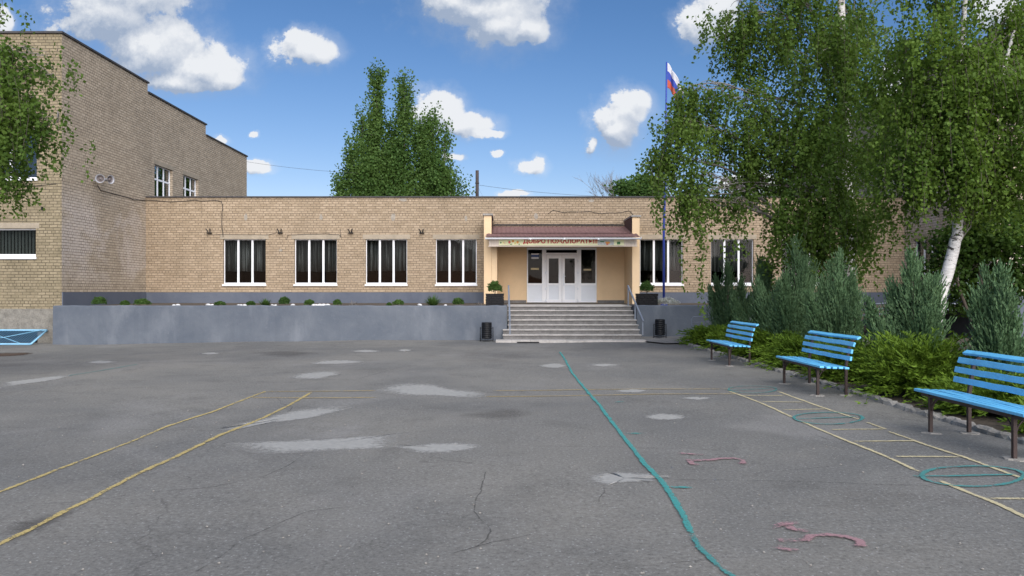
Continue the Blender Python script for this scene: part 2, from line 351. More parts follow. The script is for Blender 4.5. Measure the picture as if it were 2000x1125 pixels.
MAT['patchw'] = plain('wall_mortar', (0.31, 0.28, 0.235), 0.95, 0.22, 9, 0.6)
MAT['granite'] = plain('riser_stone', (0.165, 0.160, 0.155), 0.85, 0.25, 7, 0.6, dirt=(0.15, 0.145, 0.14))
MAT['tread'] = plain('tread_stone', (0.43, 0.41, 0.385), 0.8, 0.2, 5, 0.5, dirt=(0.26, 0.25, 0.24))
MAT['pvc'] = plain('white_plastic', (0.83, 0.85, 0.88), 0.35, 0.03, 2, 0.0)
MAT['pvc2'] = plain('grey_white_panel', (0.70, 0.75, 0.81), 0.4, 0.03, 2, 0.0)
MAT['cope'] = plain('dark_roofing', (0.05, 0.048, 0.05), 0.7, 0.3, 2, 0.4)
MAT['roof'] = plain('flat_roof', (0.08, 0.08, 0.08), 0.9, 0.2, 1, 0.4)
MAT['tile'] = plain('brown_roof_tile', (0.150, 0.082, 0.074), 0.6, 0.12, 3, 0.2)
MAT['shingle'] = plain('brown_shingle', (0.10, 0.055, 0.048), 0.8, 0.3, 6, 0.5)
MAT['siding'] = plain('beige_siding', (0.60, 0.52, 0.44), 0.5, 0.05, 2, 0.05)
MAT['black'] = plain('black_metal', (0.009, 0.010, 0.012), 0.45, 0.2, 8, 0.1, spec=0.25)
MAT['blackbrick'] = plain('black_planter', (0.010, 0.010, 0.012), 0.6, 0.3, 12, 0.4, spec=0.25)
MAT['rail'] = plain('grey_blue_rail', (0.20, 0.23, 0.28), 0.5, 0.1, 6, 0.1)
MAT['interior'] = plain('room_wall', (0.045, 0.032, 0.026), 0.9, 0.1, 1, 0)
MAT['dark'] = plain('dark_room', (0.03, 0.03, 0.032), 0.9, 0.1, 1, 0)
MAT['glass'] = glass('window_glass', (0.55, 0.57, 0.57), 0.2)
MAT['glass_d'] = glass('door_glass', (0.22, 0.23, 0.23), 0.14)
MAT['glass_u'] = glass('upper_glass', (0.4, 0.42, 0.42), 2.5)
MAT['asphalt'] = asphalt()
MAT['soil'] = plain('bed_soil', (0.075, 0.058, 0.042), 0.95, 0.35, 4, 1.0, fine=30)
MAT['earth'] = plain('earth', (0.10, 0.085, 0.055), 0.95, 0.35, 0.5, 0.6)
MAT['kerb'] = plain('broken_concrete', (0.28, 0.265, 0.24), 0.95, 0.25, 6, 0.9, dirt=(0.16, 0.15, 0.13))
MAT['apron'] = plain('pale_concrete', (0.22, 0.21, 0.195), 0.9, 0.15, 1.4, 0.4, dirt=(0.15, 0.14, 0.13))
MAT['slat'] = plain('sky_blue_paint', (0.15, 0.55, 0.90), 0.5, 0.09, 3, 0.3, fine=40, dirt=(0.11, 0.36, 0.58))
MAT['brown'] = plain('brown_metal', (0.040, 0.024, 0.021), 0.5, 0.2, 9, 0.1)
MAT['blue'] = plain('blue_pole_paint', (0.03, 0.06, 0.33), 0.45, 0.08, 3, 0.05)
MAT['grate'] = plain('pale_blue_paint', (0.22, 0.48, 0.68), 0.5, 0.1, 6, 0.1)
MAT['wire'] = plain('blue_wire', (0.08, 0.20, 0.33), 0.5, 0.1, 6, 0.1)
MAT['cable'] = plain('cable', (0.03, 0.027, 0.025), 0.6, 0.1, 6, 0)
MAT['horn'] = plain('grey_horn', (0.36, 0.37, 0.40), 0.45, 0.1, 5, 0.05)
MAT['hornin'] = plain('horn_throat', (0.16, 0.14, 0.14), 0.6, 0.2, 9, 0.05)
MAT['rust'] = plain('rusty_pipe', (0.05, 0.04, 0.036), 0.8, 0.3, 4, 0.3)
m_, nt_ = newmat('curtain'); MAT['curtain'] = m_           # cloth, pleat highlights put into its colour as pale vertical stripes
tcv = N(nt_, 'ShaderNodeVectorMath', {0: N(nt_, 'ShaderNodeTexCoord').outputs['Object'], 1: (11, 0.6, 0.25)}, operation='MULTIPLY').outputs[0]
nv = N(nt_, 'ShaderNodeTexNoise', {'Vector': tcv, 'Scale': 1.0, 'Detail': 4.0, 'Roughness': 0.7, 'Distortion': 0.3}).outputs[0]
finish(nt_, N(nt_, 'ShaderNodeBsdfPrincipled', {'Base Color': mixc(nt_, ramp(nt_, nv, 0.47, 0.64), (0.20, 0.205, 0.20), (0.92, 0.92, 0.90)), 'Roughness': 0.95}))
MAT['blind'] = plain('blind', (0.34, 0.38, 0.35), 0.8, 0.1, 3, 0)
MAT['fw'] = plain('flag_white', (0.52, 0.53, 0.57), 0.8, 0.04); MAT['fb'] = plain('flag_blue', (0.03, 0.06, 0.34), 0.8, 0.06); MAT['fr'] = plain('flag_red', (0.46, 0.085, 0.05), 0.8, 0.06)
MAT['banner'] = plain('banner_ground', (0.68, 0.68, 0.42), 0.6, 0.08, 2, 0)
MAT['letter'] = plain('banner_red', (0.42, 0.010, 0.016), 0.6, 0.05)
MAT['orange'] = plain('print_orange', (0.62, 0.26, 0.05), 0.6, 0.1); MAT['pgreen'] = plain('print_green', (0.05, 0.16, 0.06), 0.6, 0.1)
MAT['pgrey'] = plain('print_grey', (0.42, 0.44, 0.42), 0.6, 0.25, 14, 0); MAT['pred'] = plain('print_red', (0.5, 0.08, 0.06), 0.6, 0.1); MAT['pyel'] = plain('print_yellow', (0.62, 0.5, 0.1), 0.6, 0.1)
MAT['paper'] = plain('paper', (0.75, 0.78, 0.82), 0.7, 0.03); MAT['pblue'] = plain('notice_blue', (0.05, 0.10, 0.26), 0.6, 0.1); MAT['tape'] = plain('tape', (0.55, 0.45, 0.26), 0.6, 0.1)
MAT['bark'] = plain('dark_bark', (0.085, 0.07, 0.055), 0.95, 0.35, 6, 1.0)
MAT['greybark'] = plain('grey_bark', (0.20, 0.185, 0.17), 0.9, 0.2, 4, 0.4)
MAT['twig'] = plain('thin_twig', (0.11, 0.09, 0.075), 0.9, 0.3, 6, 0)
MAT['birch'] = birchbark('birch_bark')
MAT['leaf1'] = leafmat('birch_leaf', (0.048, 0.100, 0.017), (0.135, 0.215, 0.040))
MAT['leaf2'] = leafmat('bright_birch_leaf', (0.060, 0.118, 0.018), (0.155, 0.248, 0.043))
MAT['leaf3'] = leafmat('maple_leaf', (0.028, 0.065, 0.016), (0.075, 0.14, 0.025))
MAT['poplar'] = leafmat('poplar_leaf', (0.048, 0.108, 0.026), (0.135, 0.225, 0.060), clump=0.35)
MAT['jun'] = leafmat('blue_juniper', (0.055, 0.115, 0.050), (0.155, 0.255, 0.125), 0.1, 0.7, 1.6)
MAT['low'] = leafmat('green_juniper', (0.050, 0.100, 0.008), (0.15, 0.24, 0.024), 0.15, 0.7, 1.6)
MAT['shrub'] = leafmat('box_leaf', (0.03, 0.075, 0.016), (0.09, 0.165, 0.04), 0.2)
MAT['silver'] = leafmat('silver_leaf', (0.28, 0.31, 0.28), (0.62, 0.63, 0.62), 0.2)
MAT['stone'] = plain('white_stone', (0.62, 0.62, 0.62), 0.8, 0.15, 9, 0.4)
Y_PAINT = worn('yellow_paint', (0.56, 0.44, 0.17), (0.42, 0.34, 0.15), 0.555, 0.42, big=5.0, op=0.88)
YP_PAINT = worn('pale_yellow_paint', (0.62, 0.55, 0.33), (0.48, 0.42, 0.27), 0.58, 0.42, big=5.0, op=0.9)
YF_PAINT = worn('faded_yellow_paint', (0.48, 0.37, 0.17), (0.36, 0.29, 0.16), 0.56, 0.42, big=5.0, op=0.95)
T_PAINT = worn('teal_paint', (0.045, 0.36, 0.34), (0.085, 0.25, 0.24), 0.575, 0.44, big=6.0, op=0.86)
TF_PAINT = worn('faded_teal_paint', (0.055, 0.30, 0.285), (0.08, 0.22, 0.215), 0.57, 0.42, big=5.0, op=0.85)
PK_PAINT = worn('pink_paint', (0.40, 0.235, 0.25), (0.32, 0.195, 0.21), 0.55, 0.43, big=6.0, op=0.85)
CB_PAINT = worn('blue_chalk', (0.22, 0.32, 0.46), (0.18, 0.24, 0.32), 0.52, 0.4, op=0.6)
MORTAR = worn('grey_mortar', (0.43, 0.425, 0.40), (0.32, 0.32, 0.305), 0.76, 0.40, 14.0, 0.17, 1.5, 0.85)
CRACK = worn('crack_dirt', (0.045, 0.042, 0.040), (0.07, 0.063, 0.058), 0.52, 0.40, 9.0, 0.07, 0.9, 0.42)
STAIN = worn('dark_stain', (0.10, 0.092, 0.088), (0.085, 0.078, 0.074), 0.62, 0.20, 20.0, 0.30, 0.8, 0.38)
DIRT = worn('brown_dirt', (0.10, 0.065, 0.045), (0.07, 0.05, 0.038), 0.7, 0.45, 5.0, 0.1)

# ------------------------------------------------------------------ ground
def sheet(x0, x1, y0, y1, step, lift, name, mat, zf=gz):
    nx, ny = max(1, round((x1 - x0) / step)), max(1, round((y1 - y0) / step)); mb = MB()
    vs = [(x0 + (x1 - x0) * i / nx, y0 + (y1 - y0) * j / ny, zf(x0 + (x1 - x0) * i / nx, y0 + (y1 - y0) * j / ny) + lift) for j in range(ny + 1) for i in range(nx + 1)]
    mb.add(vs, [(j*(nx+1)+i, j*(nx+1)+i+1, (j+1)*(nx+1)+i+1, (j+1)*(nx+1)+i) for j in range(ny) for i in range(nx)], True)
    return mb.build(name, mat)
mb = MB(); mb.add([(-900,-900,-0.35),(900,-900,-0.35),(900,900,-0.35),(-900,900,-0.35)], [(0,1,2,3)])
struct(mb.build('ground', MAT['earth']), 'bare earth reaching the horizon around the school', 'ground')
struct(sheet(-32, 5.5, -14, 25.6, 0.5, 0, 'asphalt_yard', MAT['asphalt']), 'worn grey asphalt school yard with specks and stains', 'yard')
struct(sheet(5.5, 17, -14, 25.6, 0.5, 0.02, 'planting_bed', MAT['soil']), 'dark soil bed behind the rough kerb under the junipers', 'bed')

def with_rim(o, rim):
    a = o.data.attributes.new('rim', 'FLOAT', 'POINT'); a.data.foreach_set('value', rim); return o
def ribbon(lines, w, mat, name, lift=0.007, jit=0.13, seed=1, step=0.09):
    """a painted stroke or several, laid along ground pixels"""
    rnd = random.Random(seed); mb = MB(); rim = []
    for line in lines:
        pts = [G(*p) for p in line]; dense = [pts[0]]
        for a, b in zip(pts, pts[1:]):
            n = max(1, int((b - a).length / step))
            for i in range(1, n + 1): dense.append(a.lerp(b, i / n))
        k = len(dense); off = 0.0; ww = 1.0; vs = []; rr = []
        for i, p in enumerate(dense):
            t = dense[min(i + 1, k - 1)] - dense[max(i - 1, 0)]; t.z = 0; t.normalize(); nrm = Vector((-t.y, t.x, 0))
            off = off * 0.8 + rnd.gauss(0, 1) * jit * w * 0.35; ww = 0.8 * ww + 0.2 * rnd.uniform(0.75, 1.25)
            for q in (-1, -0.5, 0.5, 1):
                c = p + nrm * (off + q * w * 0.5 * ww); vs.append((c.x, c.y, gz(c.x, c.y) + lift))
                e = 0.0 if (i in (0, k - 1) or abs(q) == 1) else 1.0; rr.append(e)
        mb.add(vs, [(i*4+j, i*4+j+1, (i+1)*4+j+1, (i+1)*4+j) for i in range(k-1) for j in range(3)], True); rim += rr
    return with_rim(mb.build(name, mat), rim)
def blob(poly, mat, name, lift=0.004, seed=3):
    rnd = random.Random(seed); pts = [G(*p) for p in poly]; c = sum(pts, Vector()) / len(pts); ring = []
    n = len(pts)
    for i in range(n):                                   # closed smooth outline
        p0, p1, p2, p3 = pts[i-1], pts[i], pts[(i+1) % n], pts[(i+2) % n]
        for k in range(6):
            t = k / 6
            ring.append(0.5 * ((2*p1) + (p2-p0)*t + (2*p0-5*p1+4*p2-p3)*t*t + (3*p1-p0-3*p2+p3)*t**3) + Vector((rnd.gauss(0, .012), rnd.gauss(0, .02), 0)))
    L = 9; m = len(ring); vs, rim = [], []
    for l in range(L):
        s = 1 - l / L
        for p in ring:
            q = c.lerp(p, s); vs.append((q.x, q.y, gz(q.x, q.y) + lift)); rim.append(min(1, l / (L - 1.0) * 1.4))
    vs.append((c.x, c.y, gz(c.x, c.y) + lift)); rim.append(1)
    fs = [(l*m+i, l*m+(i+1) % m, (l+1)*m+(i+1) % m, (l+1)*m+i) for l in range(L-1) for i in range(m)]
    fs += [((L-1)*m+i, (L-1)*m+(i+1) % m, L*m) for i in range(m)]
    mb = MB(); mb.add(vs, fs, True); return with_rim(mb.build(name, mat), rim)

patches = [
 ([(440,868),(500,863),(640,857),(740,850),(782,849),(776,862),(765,876),(700,881),(560,887),(470,886)], 'long pale mortar patch across the middle of the asphalt'),
 ([(770,870),(820,868),(890,866),(943,872),(900,882),(830,886),(790,880)], 'narrow pale mortar patch tapering right beside the long one'),
 ([(1143,930),(1180,922),(1240,925),(1300,928),(1308,934),(1270,941),(1220,943),(1180,948),(1150,942)], 'pale mortar patch crossed by the wide teal line'),
 ([(560,738),(600,727),(660,724),(668,730),(640,738),(600,742)], 'pale mortar patch beyond the end of the yellow double line'),
 ([(595,711),(640,704),(700,704),(710,708),(660,712)], 'thin pale mortar patch nearest the grey wall among the larger ones'),
 ([(735,766),(760,752),(830,748),(870,756),(945,768),(930,778),(860,776),(790,774)], 'broad pale mortar patch over the gap in the thin yellow lines'),
 ([(420,838),(500,822),(560,805),(640,794),(692,795),(660,806),(600,818),(520,828),(450,842)], 'streaky pale mortar patch beside the right yellow line'),
 ([(1253,814),(1290,808),(1335,812),(1330,820),(1280,821)], 'small pale patch between teal line and yellow ladder'),
 ([(1048,715),(1085,709),(1112,716),(1080,720)], 'small pale patch by the far end of the teal line'),
 ([(1150,713),(1180,710),(1215,713),(1180,717)], 'faint pale patch right of the far end of the teal line'),
 ([(684,686),(715,683),(747,686),(715,689)], 'thin flat pale patch just before the retaining wall'),
 ([(775,684),(790,682),(808,684),(790,687)], 'tiny pale patch right of the thin one before the wall'),
 ([(0,748),(60,740),(130,732),(136,737),(60,750),(0,757)], 'pale streak of mortar at the left edge of the yard'),
 ([(160,708),(200,704),(232,707),(200,711)], 'pale patch near the brown drain pit'),
 ([(390,691),(410,688),(432,690),(410,693)], 'smallest pale patch before the left retaining wall'),
 ([(1200,764),(1235,759),(1272,763),(1235,768)], 'faint patch on the upper thin yellow line'),
 ([(1328,778),(1365,775),(1395,778),(1360,782)], 'faint patch below the lower thin yellow line')]
for i, (p, l) in enumerate(patches): struct(blob(p, MORTAR, 'mortar_patch', seed=i), l, 'patch')
for i, (p, l) in enumerate([
  ([(470,690),(560,684),(640,690),(560,700)], 'dark damp stain before the retaining wall'),
  ([(0,1030),(60,1010),(170,985),(150,1005),(80,1040),(0,1075)], 'dark dirt along the left yellow line'),
  ([(880,812),(1000,796),(1060,808),(980,822)], 'dark smudge in the middle of the yard')]):
    struct(blob(p, STAIN, 'ground_stain', 0.003, seed=40 + i), l, 'stain')
L1 = [(-40,978),(0,962),(130,912),(250,866),(325,834),(420,803),(500,772),(520,765)]
L2 = [(-40,1083),(0,1064),(60,1035),(105,1010),(172,978),(260,930),(340,894),(430,850),(520,815),(560,795),(610,766)]
struct(ribbon([L1], 0.055, Y_PAINT, 'painted_line', seed=1), 'yellow painted line farther left, running from the left edge', 'line')
struct(ribbon([L2], 0.065, Y_PAINT, 'painted_line', seed=2), 'yellow painted line crossed by cracks, nearer of the two long ones', 'line')
struct(ribbon([[(520,765),(735,763.5)],[(960,763.5),(1200,761),(1430,760)]], 0.065, YF_PAINT, 'painted_line', seed=3), 'thin faded yellow line across the yard, farther one', 'line')
struct(ribbon([[(490,777),(735,777)],[(941,775),(1200,772),(1450,770)]], 0.065, YF_PAINT, 'painted_line', seed=4), 'thin faded yellow line across the yard, nearer one', 'line')
lad = [[(1425,765),(1440,770),(1490,789),(1530,808),(1548,816)],[(1563,822),(1620,848),(1670,868),(1740,896),(1795,922)],[(1830,938),(1890,962),(1935,980),(2060,1038)],
       [(1520,765),(1560,780),(1625,803),(1680,820)],[(1692,825),(1732,840)],[(1735,843),(1800,867),(1880,893),(1935,913),(2060,958)],
       [(1442,773),(1535,773)],[(1487,785),(1576,786)],[(1520,801),(1617,799.5)],[(1617,840),(1727,839)],[(1666,863),(1796,862)],[(1740,892.6),(1882,893.4)],[(1927,975),(2060,975)]]
struct(ribbon(lad, 0.055, YP_PAINT, 'painted_ladder', seed=5), 'pale yellow hopscotch ladder painted beside the blue benches', 'hopscotch')
def ring(cx, cy, rx, ry, seed):
    a0, b0 = G(cx - rx, cy), G(cx + rx, cy); n0, f0 = G(cx, cy + ry), G(cx, cy - ry)
    px = []
    for k in range(41):
        a = 2 * math.pi * k / 40 + seed; px.append((cx + rx * math.cos(a), cy + ry * math.sin(a) * (1 + 0.10 * math.sin(a))))
    return px
for i, (c, l, w) in enumerate([((1470,761,47,7), 'small teal chalk ring at the far end of the ladder', .038), ((1618,817,67,11.5), 'teal ring with a bar halfway along the yellow ladder', .05), ((1900,930,100,20), 'large teal ring with a bar nearest the camera', .05)]):
    cx, cy, rx, ry = c
    struct(ribbon([ring(cx, cy, rx, ry, i), [(cx - rx * 1.15, cy + 2), (cx - rx * .5, cy + 1.5), (cx + rx * .9, cy - 2)]], w, TF_PAINT if i == 0 else TF_PAINT, 'painted_ring', 0.011, seed=20 + i), l, 'ring')
struct(ribbon([[(1093,688),(1105,705),(1118,730),(1138,755),(1165,785),(1195,825),(1230,870),(1262,910),(1290,938),(1310,965),(1335,1010),(1355,1050)], [(1195,787),(1222,785)], [(1220,848),(1262,848)], [(1305,953),(1363,954)]], 0.058, T_PAINT, 'painted_line', 0.010, seed=8), 'wide teal painted line leading towards the steps', 'line')
struct(ribbon([[(1352,1045),(1366,1072),(1385,1090),(1408,1112),(1450,1140),(1500,1190)]], 0.05, TF_PAINT, 'painted_line', 0.010, seed=9), 'worn near end of the teal line', 'line')
struct(ribbon([[(130,735),(200,724),(270,712)]], 0.06, TF_PAINT, 'painted_line', 0.010, seed=10), 'faint teal streak on the left side of the yard', 'line')
z3 = lambda *p: [(1300 + a / 2.32, 640 + b / 2.32) for a, b in p]
struct(ribbon([z3((55,570),(120,577),(190,582)), z3((105,600),(125,622),(175,626)), z3((110,604),(150,606),(210,604),(250,597),(310,596),(345,603),(350,618),(325,618))], 0.075, PK_PAINT, 'painted_numeral', 0.011, seed=11), 'faded pink numeral 15 lying sideways, farther one', 'numeral')
struct(ribbon([z3((455,916),(520,896),(610,888)), z3((540,898),(580,918),(675,932)), z3((510,970),(640,970),(668,950),(740,945),(820,955),(865,970),(880,990),(830,993)), z3((490,992),(535,1010),(600,1020))], 0.08, PK_PAINT, 'painted_numeral', 0.011, seed=12), 'faded pink numeral 15 lying sideways, nearest the camera', 'numeral')
struct(ribbon([z3((205,690),(300,698)), z3((215,680),(235,715)), z3((235,682),(215,708)), z3((20,625),(35,650))], 0.018, CB_PAINT, 'chalk_mark', 0.011, seed=13), 'small pale blue chalk star beside the teal line', 'chalk mark')
cracks = [[(0,835),(120,838),(320,840),(450,842)], [(170,980),(300,962),(420,952),(520,930),(580,900),(615,880)], [(260,885),(330,870),(400,858),(440,848)], [(540,775),(548,788),(572,795),(560,806)],
 [(1020,872),(1150,873),(1290,876),(1400,880)], [(948,920),(940,960),(925,1000),(960,1040),(930,1075)], [(700,740),(780,718),(815,713)], [(880,1085),(960,1060),(1045,1045)], [(1310,938),(1500,940),(1820,950)],
 [(780,800),(900,797),(1010,790),(1100,788)], [(780,880),(880,900),(980,912)], [(1178,948),(1180,962),(1170,985)], [(380,1125),(470,1060),(600,1000),(700,990)], [(1290,1100),(1380,1095),(1420,1098)], [(0,800),(150,790),(330,785)], [(1545,875),(1620,872),(1680,880)], [(600,860),(700,852),(850,842)], [(40,995),(80,985),(170,980)], [(1380,690),(1300,700),(1180,698)]]
struct(ribbon(cracks, 0.016, CRACK, 'asphalt_crack', 0.0055, 0.9, 14, 0.06), 'thin dark cracks wandering through the asphalt', 'crack')
struct(blob([(-60,690),(20,690),(62,689),(55,693),(20,696),(-60,697)], DIRT, 'drain_pit', 0.006, 60), 'shallow brown dirt pit at the left edge of the yard', 'pit')
struct(ribbon([[(-60,688.5),(64,688)]], 0.10, MORTAR, 'concrete_edge', 0.012, 0.1, 61), 'pale concrete edge of the brown pit', 'edge')

# grit lying on the asphalt
rs_ = np.random.RandomState(3); mb = MB()
for k in range(420):
    y = 3.6 + 14 * rs_.rand() ** 1.7; x = (rs_.rand() - .5) * 1.5 * y; r = rs_.uniform(.004, .011); z = gz(x, y) + r * .5
    if x > 5.3 or x < -14: continue
    v = [(x + r * a * rs_.uniform(.6, 1.3), y + r * b * rs_.uniform(.6, 1.3), z + r * c * .7) for a, b, c in ((1,0,0),(0,1,0),(-1,0,0),(0,-1,0),(0,0,1),(0,0,-1))]
    mb.add(v, [(0,1,4),(1,2,4),(2,3,4),(3,0,4),(1,0,5),(2,1,5),(3,2,5),(0,3,5)])
tag(mb.build('grit', MAT['kerb']), 'loose pale grit and crumbs scattered over the asphalt', 'grit', kind='stuff')
# kerb of broken concrete round the planting bed
mb = MB(); rnd = random.Random(4); n = 300; vs = []
path = [Vector((5.52, -6 + 28.6 * i / n, 0)) for i in range(n)] + [Vector((5.52 + 0.9 * math.sin(a), 22.6 + 0.9 * (1 - math.cos(a)), 0)) for a in (0.3, 0.7, 1.1, 1.5)] + [Vector((6.5 + i * .15, 23.5, 0)) for i in range(40)]
k = len(path)
for i, p in enumerate(path):
    t = path[min(i + 1, k - 1)] - path[max(i - 1, 0)]; t.normalize(); nm = Vector((-t.y, t.x, 0)); br = 0.03 if rnd.random() < 0.12 else 0
    j = rnd.gauss(0, 0.012)
    for a, h in ((0.075, -0.02), (0.06, 0.045), (0.02, 0.065), (-0.04, 0.06), (-0.07, 0.0)):
        q = p + nm * (a + j + rnd.gauss(0, 0.008)); vs.append((q.x, q.y, gz(p.x, p.y) + h - br * (h > 0) + rnd.gauss(0, 0.006) * (h > 0)))
mb.add(vs, [(i*5+j, i*5+j+1, (i+1)*5+j+1, (i+1)*5+j) for i in range(k-1) for j in range(4)])
struct(mb.build('kerb', MAT['kerb']), 'crumbling pale concrete kerb along the juniper bed', 'kerb')
# pale concrete apron by the right bin
mb = MB(); a = [G(1262,669), G(1300,673), G(1345,672), G(1400,668)]
mb.add([(p.x, p.y, gz(p.x, p.y) + 0.045) for p in a] + [(7.2, 25.35, 0.09), (4.3, 25.35, 0.09)], [(0,1,2,3,4,5)])
struct(mb.build('concrete_apron', MAT['apron']), 'pale concrete strip at the foot of the right retaining wall', 'pavement')

# ------------------------------------------------------------------ terrace, retaining walls, steps
DF = 31.2                                              # depth of the main facade
ZT = 1.13
mb = MB(); mb.add([(-15.2,24.9,ZT-.02),(16.7,24.9,ZT-.02),(16.7,31.3,ZT),(-15.2,31.3,ZT)], [(0,1,2,3)])
# leave the flight of steps open
mb = MB()
for x0, x1, y0 in ((-15.2, 0.02, 24.9), (0.02, 4.4, 26.4), (4.4, 16.7, 25.5)):
    mb.add([(x0,y0,ZT-.02),(x1,y0,ZT-.02),(x1,31.3,ZT+.01),(x0,31.3,ZT+.01)], [(0,1,2,3)])
struct(mb.build('terrace', MAT['soil']), 'raised terrace bed of soil in front of the main block', 'terrace')
def wavy_box(mb, x0, x1, y0, y1, z0, z1, n, amp, seed):
    rnd = random.Random(seed); vs = []
    for i in range(n + 1):
        x = x0 + (x1 - x0) * i / n; dz = rnd.gauss(0, amp); dy = rnd.gauss(0, amp * .6)
        g0 = gz(x, y0) + z0
        vs += [(x, y0 + dy - .02, g0), (x, y0 + dy, z1 - .03 + dz), (x, y0 + .03 + dy, z1 + dz), (x, y1, z1 + dz), (x, y1, z0)]
    fs = [(i*5+j, i*5+(j+1) % 5, (i+1)*5+(j+1) % 5, (i+1)*5+j) for i in range(n) for j in range(5)]
    fs += [(4,3,2,1,0), tuple(n * 5 + j for j in range(5))]
    mb.add(vs, fs)
mb = MB(); wavy_box(mb, -15.1, 0.0, 24.7, 25.0, -0.2, 1.152, 90, 0.005, 5); mb.box(-0.30, 0.0, 25.003, 26.6, -.1, 1.148)
w = tag(mb.build('retaining_wall', MAT['retain']), 'long grey blue retaining wall left of the steps with patchy streaks', 'wall')
mb = MB(); wavy_box(mb, 4.42, 12.0, 25.3, 25.6, -0.2, 1.152, 50, 0.004, 6); mb.box(4.42, 4.72, 25.603, 26.6, -.1, 1.148)
tag(mb.build('retaining_wall', MAT['retain']), 'short grey blue retaining wall right of the steps behind the junipers', 'wall')

steps = thing('entrance_steps', 'wide flight of worn grey stone steps up to the entrance', 'steps', (2.2, 24.8, 0))
SZ = [.07,.22,.37,.52,.67,.82,.97,1.12]; SY = [23.6,24.1,24.42,24.75,25.1,25.4,25.75,26.1]
rnd = random.Random(9)
for i, (z, y) in enumerate(zip(SZ, SY)):
    x0, x1 = (X_(968, 23.6), X_(1263, 23.6)) if i == 0 else (-0.14, 4.38) if i < 3 else (0.02, 4.40)
    zb = SZ[i-1] if i else -0.06
    y1 = SY[i+1] + .05 if i < 7 else 26.6
    if i: MB().box(x0 + .02, x1 - .02, y + .045, y1, zb - .02, z - .032).build('riser', MAT['granite'], steps)
    mb = MB(); x = x0                                   # tread of separate slabs, joints and slight wear
    while x < x1 - 0.05:
        xn = min(x1, x + rnd.uniform(.42, .62)); d = rnd.gauss(0, .004)
        if x1 - xn < .15: xn = x1
        mb.box(x + .003, xn - .003, y + rnd.gauss(0, .005), y1 - .004, z - (.032 if i else .12), z + d); x = xn
    mb.build('tread', MAT['tread'], steps, bevel=0.006)
MB().box(0.02, 4.4, 26.604, 31.1, 1.06, 1.125).build('landing', MAT['tread'], steps)
for X0, X1, l in ((0.06, 0.10, 'grey metal handrail on the left side of the steps'), (4.30, 4.42, 'grey metal handrail on the right side of the steps')):
    h = thing('handrail', l, 'handrail', (X1, 24.2, 0), 'handrails of the entrance steps')
    pp = [(X0, 26.3, 1.12, 1.80), ((X0+X1)/2, 25.25, .67, 1.25), (X1, 24.15, .2, .70)]
    for x, y, a, b in pp: MB().box(x-.02, x+.02, y-.02, y+.02, a, b).build('post', MAT['rail'], h)
    MB().bar((pp[0][0], 26.36, 1.83), (pp[2][0], 24.05, .66), .05, .045).build('rail', MAT['rail'], h, .006)

# ------------------------------------------------------------------ walls and windows
class Pl:
    """a wall plane: u along it, d into the building"""
    def __init__(s, ax, c, sign=1): s.ax, s.c, s.sg = ax, c, sign
    def p(s, u, d, z): return (u, s.c + d, z) if s.ax == 'y' else (s.c + s.sg * d, u, z)
    def box(s, mb, u0, u1, d0, d1, z0, z1):
        a, b = s.p(u0, d0, z0), s.p(u1, d1, z1); mb.box(a[0], b[0], a[1], b[1], a[2], b[2])
def wall(mb, B, u0, u1, z0, z1, ops, depth=.35, d=0.0):
    us = sorted({u0, u1, *[o[0] for o in ops], *[o[1] for o in ops]}); zs = sorted({z0, z1, *[o[2] for o in ops], *[o[3] for o in ops]})
    for a, b in zip(us, us[1:]):
        for c, e in zip(zs, zs[1:]):
            um, zm = (a + b) / 2, (c + e) / 2
            if any(o[0] < um < o[1] and o[2] < zm < o[3] for o in ops): continue
            mb.add([B.p(a,d,c), B.p(b,d,c), B.p(b,d,e), B.p(a,d,e)], [(0,1,2,3)])
    for (a, b, c, e) in ops:
        for q in ([(a,c),(b,c)], [(b,c),(b,e)], [(b,e),(a,e)], [(a,e),(a,c)]):
            (ua, za), (ub, zb) = q
            mb.add([B.p(ua,d,za), B.p(ub,d,zb), B.p(ub,d+depth,zb), B.p(ua,d+depth,za)], [(0,1,2,3)])
def window(bld, B, u0, u1, z0, z1, lights, glassm='glass', rec=.10, sill=True, transom=None, fw=.034, mw=.085, lintel=True, lab=None, ro=.12):
    mb = MB(); d0, d1 = rec, rec + .07
    B.box(mb, u0, u0+fw, d0, d1, z0, z1); B.box(mb, u1-fw, u1, d0, d1, z0, z1)
    B.box(mb, u0+fw, u1-fw, d0, d1, z1-fw, z1); B.box(mb, u0+fw, u1-fw, d0, d1, z0, z0+fw*2.4)
    for k in range(1, lights):
        u = u0 + (u1 - u0) * k / lights; B.box(mb, u-mw/2, u+mw/2, d0+.004, d1-.002, z0+fw*2.4, z1-fw)
    if transom: B.box(mb, u0+fw, u1-fw, d0+.008, d1-.004, transom-.04, transom+.04)
    w = mb.build('window', MAT['pvc'], bld, .006)
    if lab: w['label'] = lab
    mb = MB(); B.box(mb, u0+.02, u1-.02, d0+.03, d0+.036, z0+.02, z1-.02); mb.build('pane', MAT[glassm], w)
    if sill:
        mb = MB(); B.box(mb, u0-.03, u1+.03, -.055, rec-.004, z0-.055, z0+.012); mb.build('sill', MAT['pvc'], w, .004)
    if lintel:
        mb = MB(); B.box(mb, u0-ro, u1+ro, -.006, .05, z1, z1+.19); mb.build('lintel', MAT['lintel'], bld)
    return w

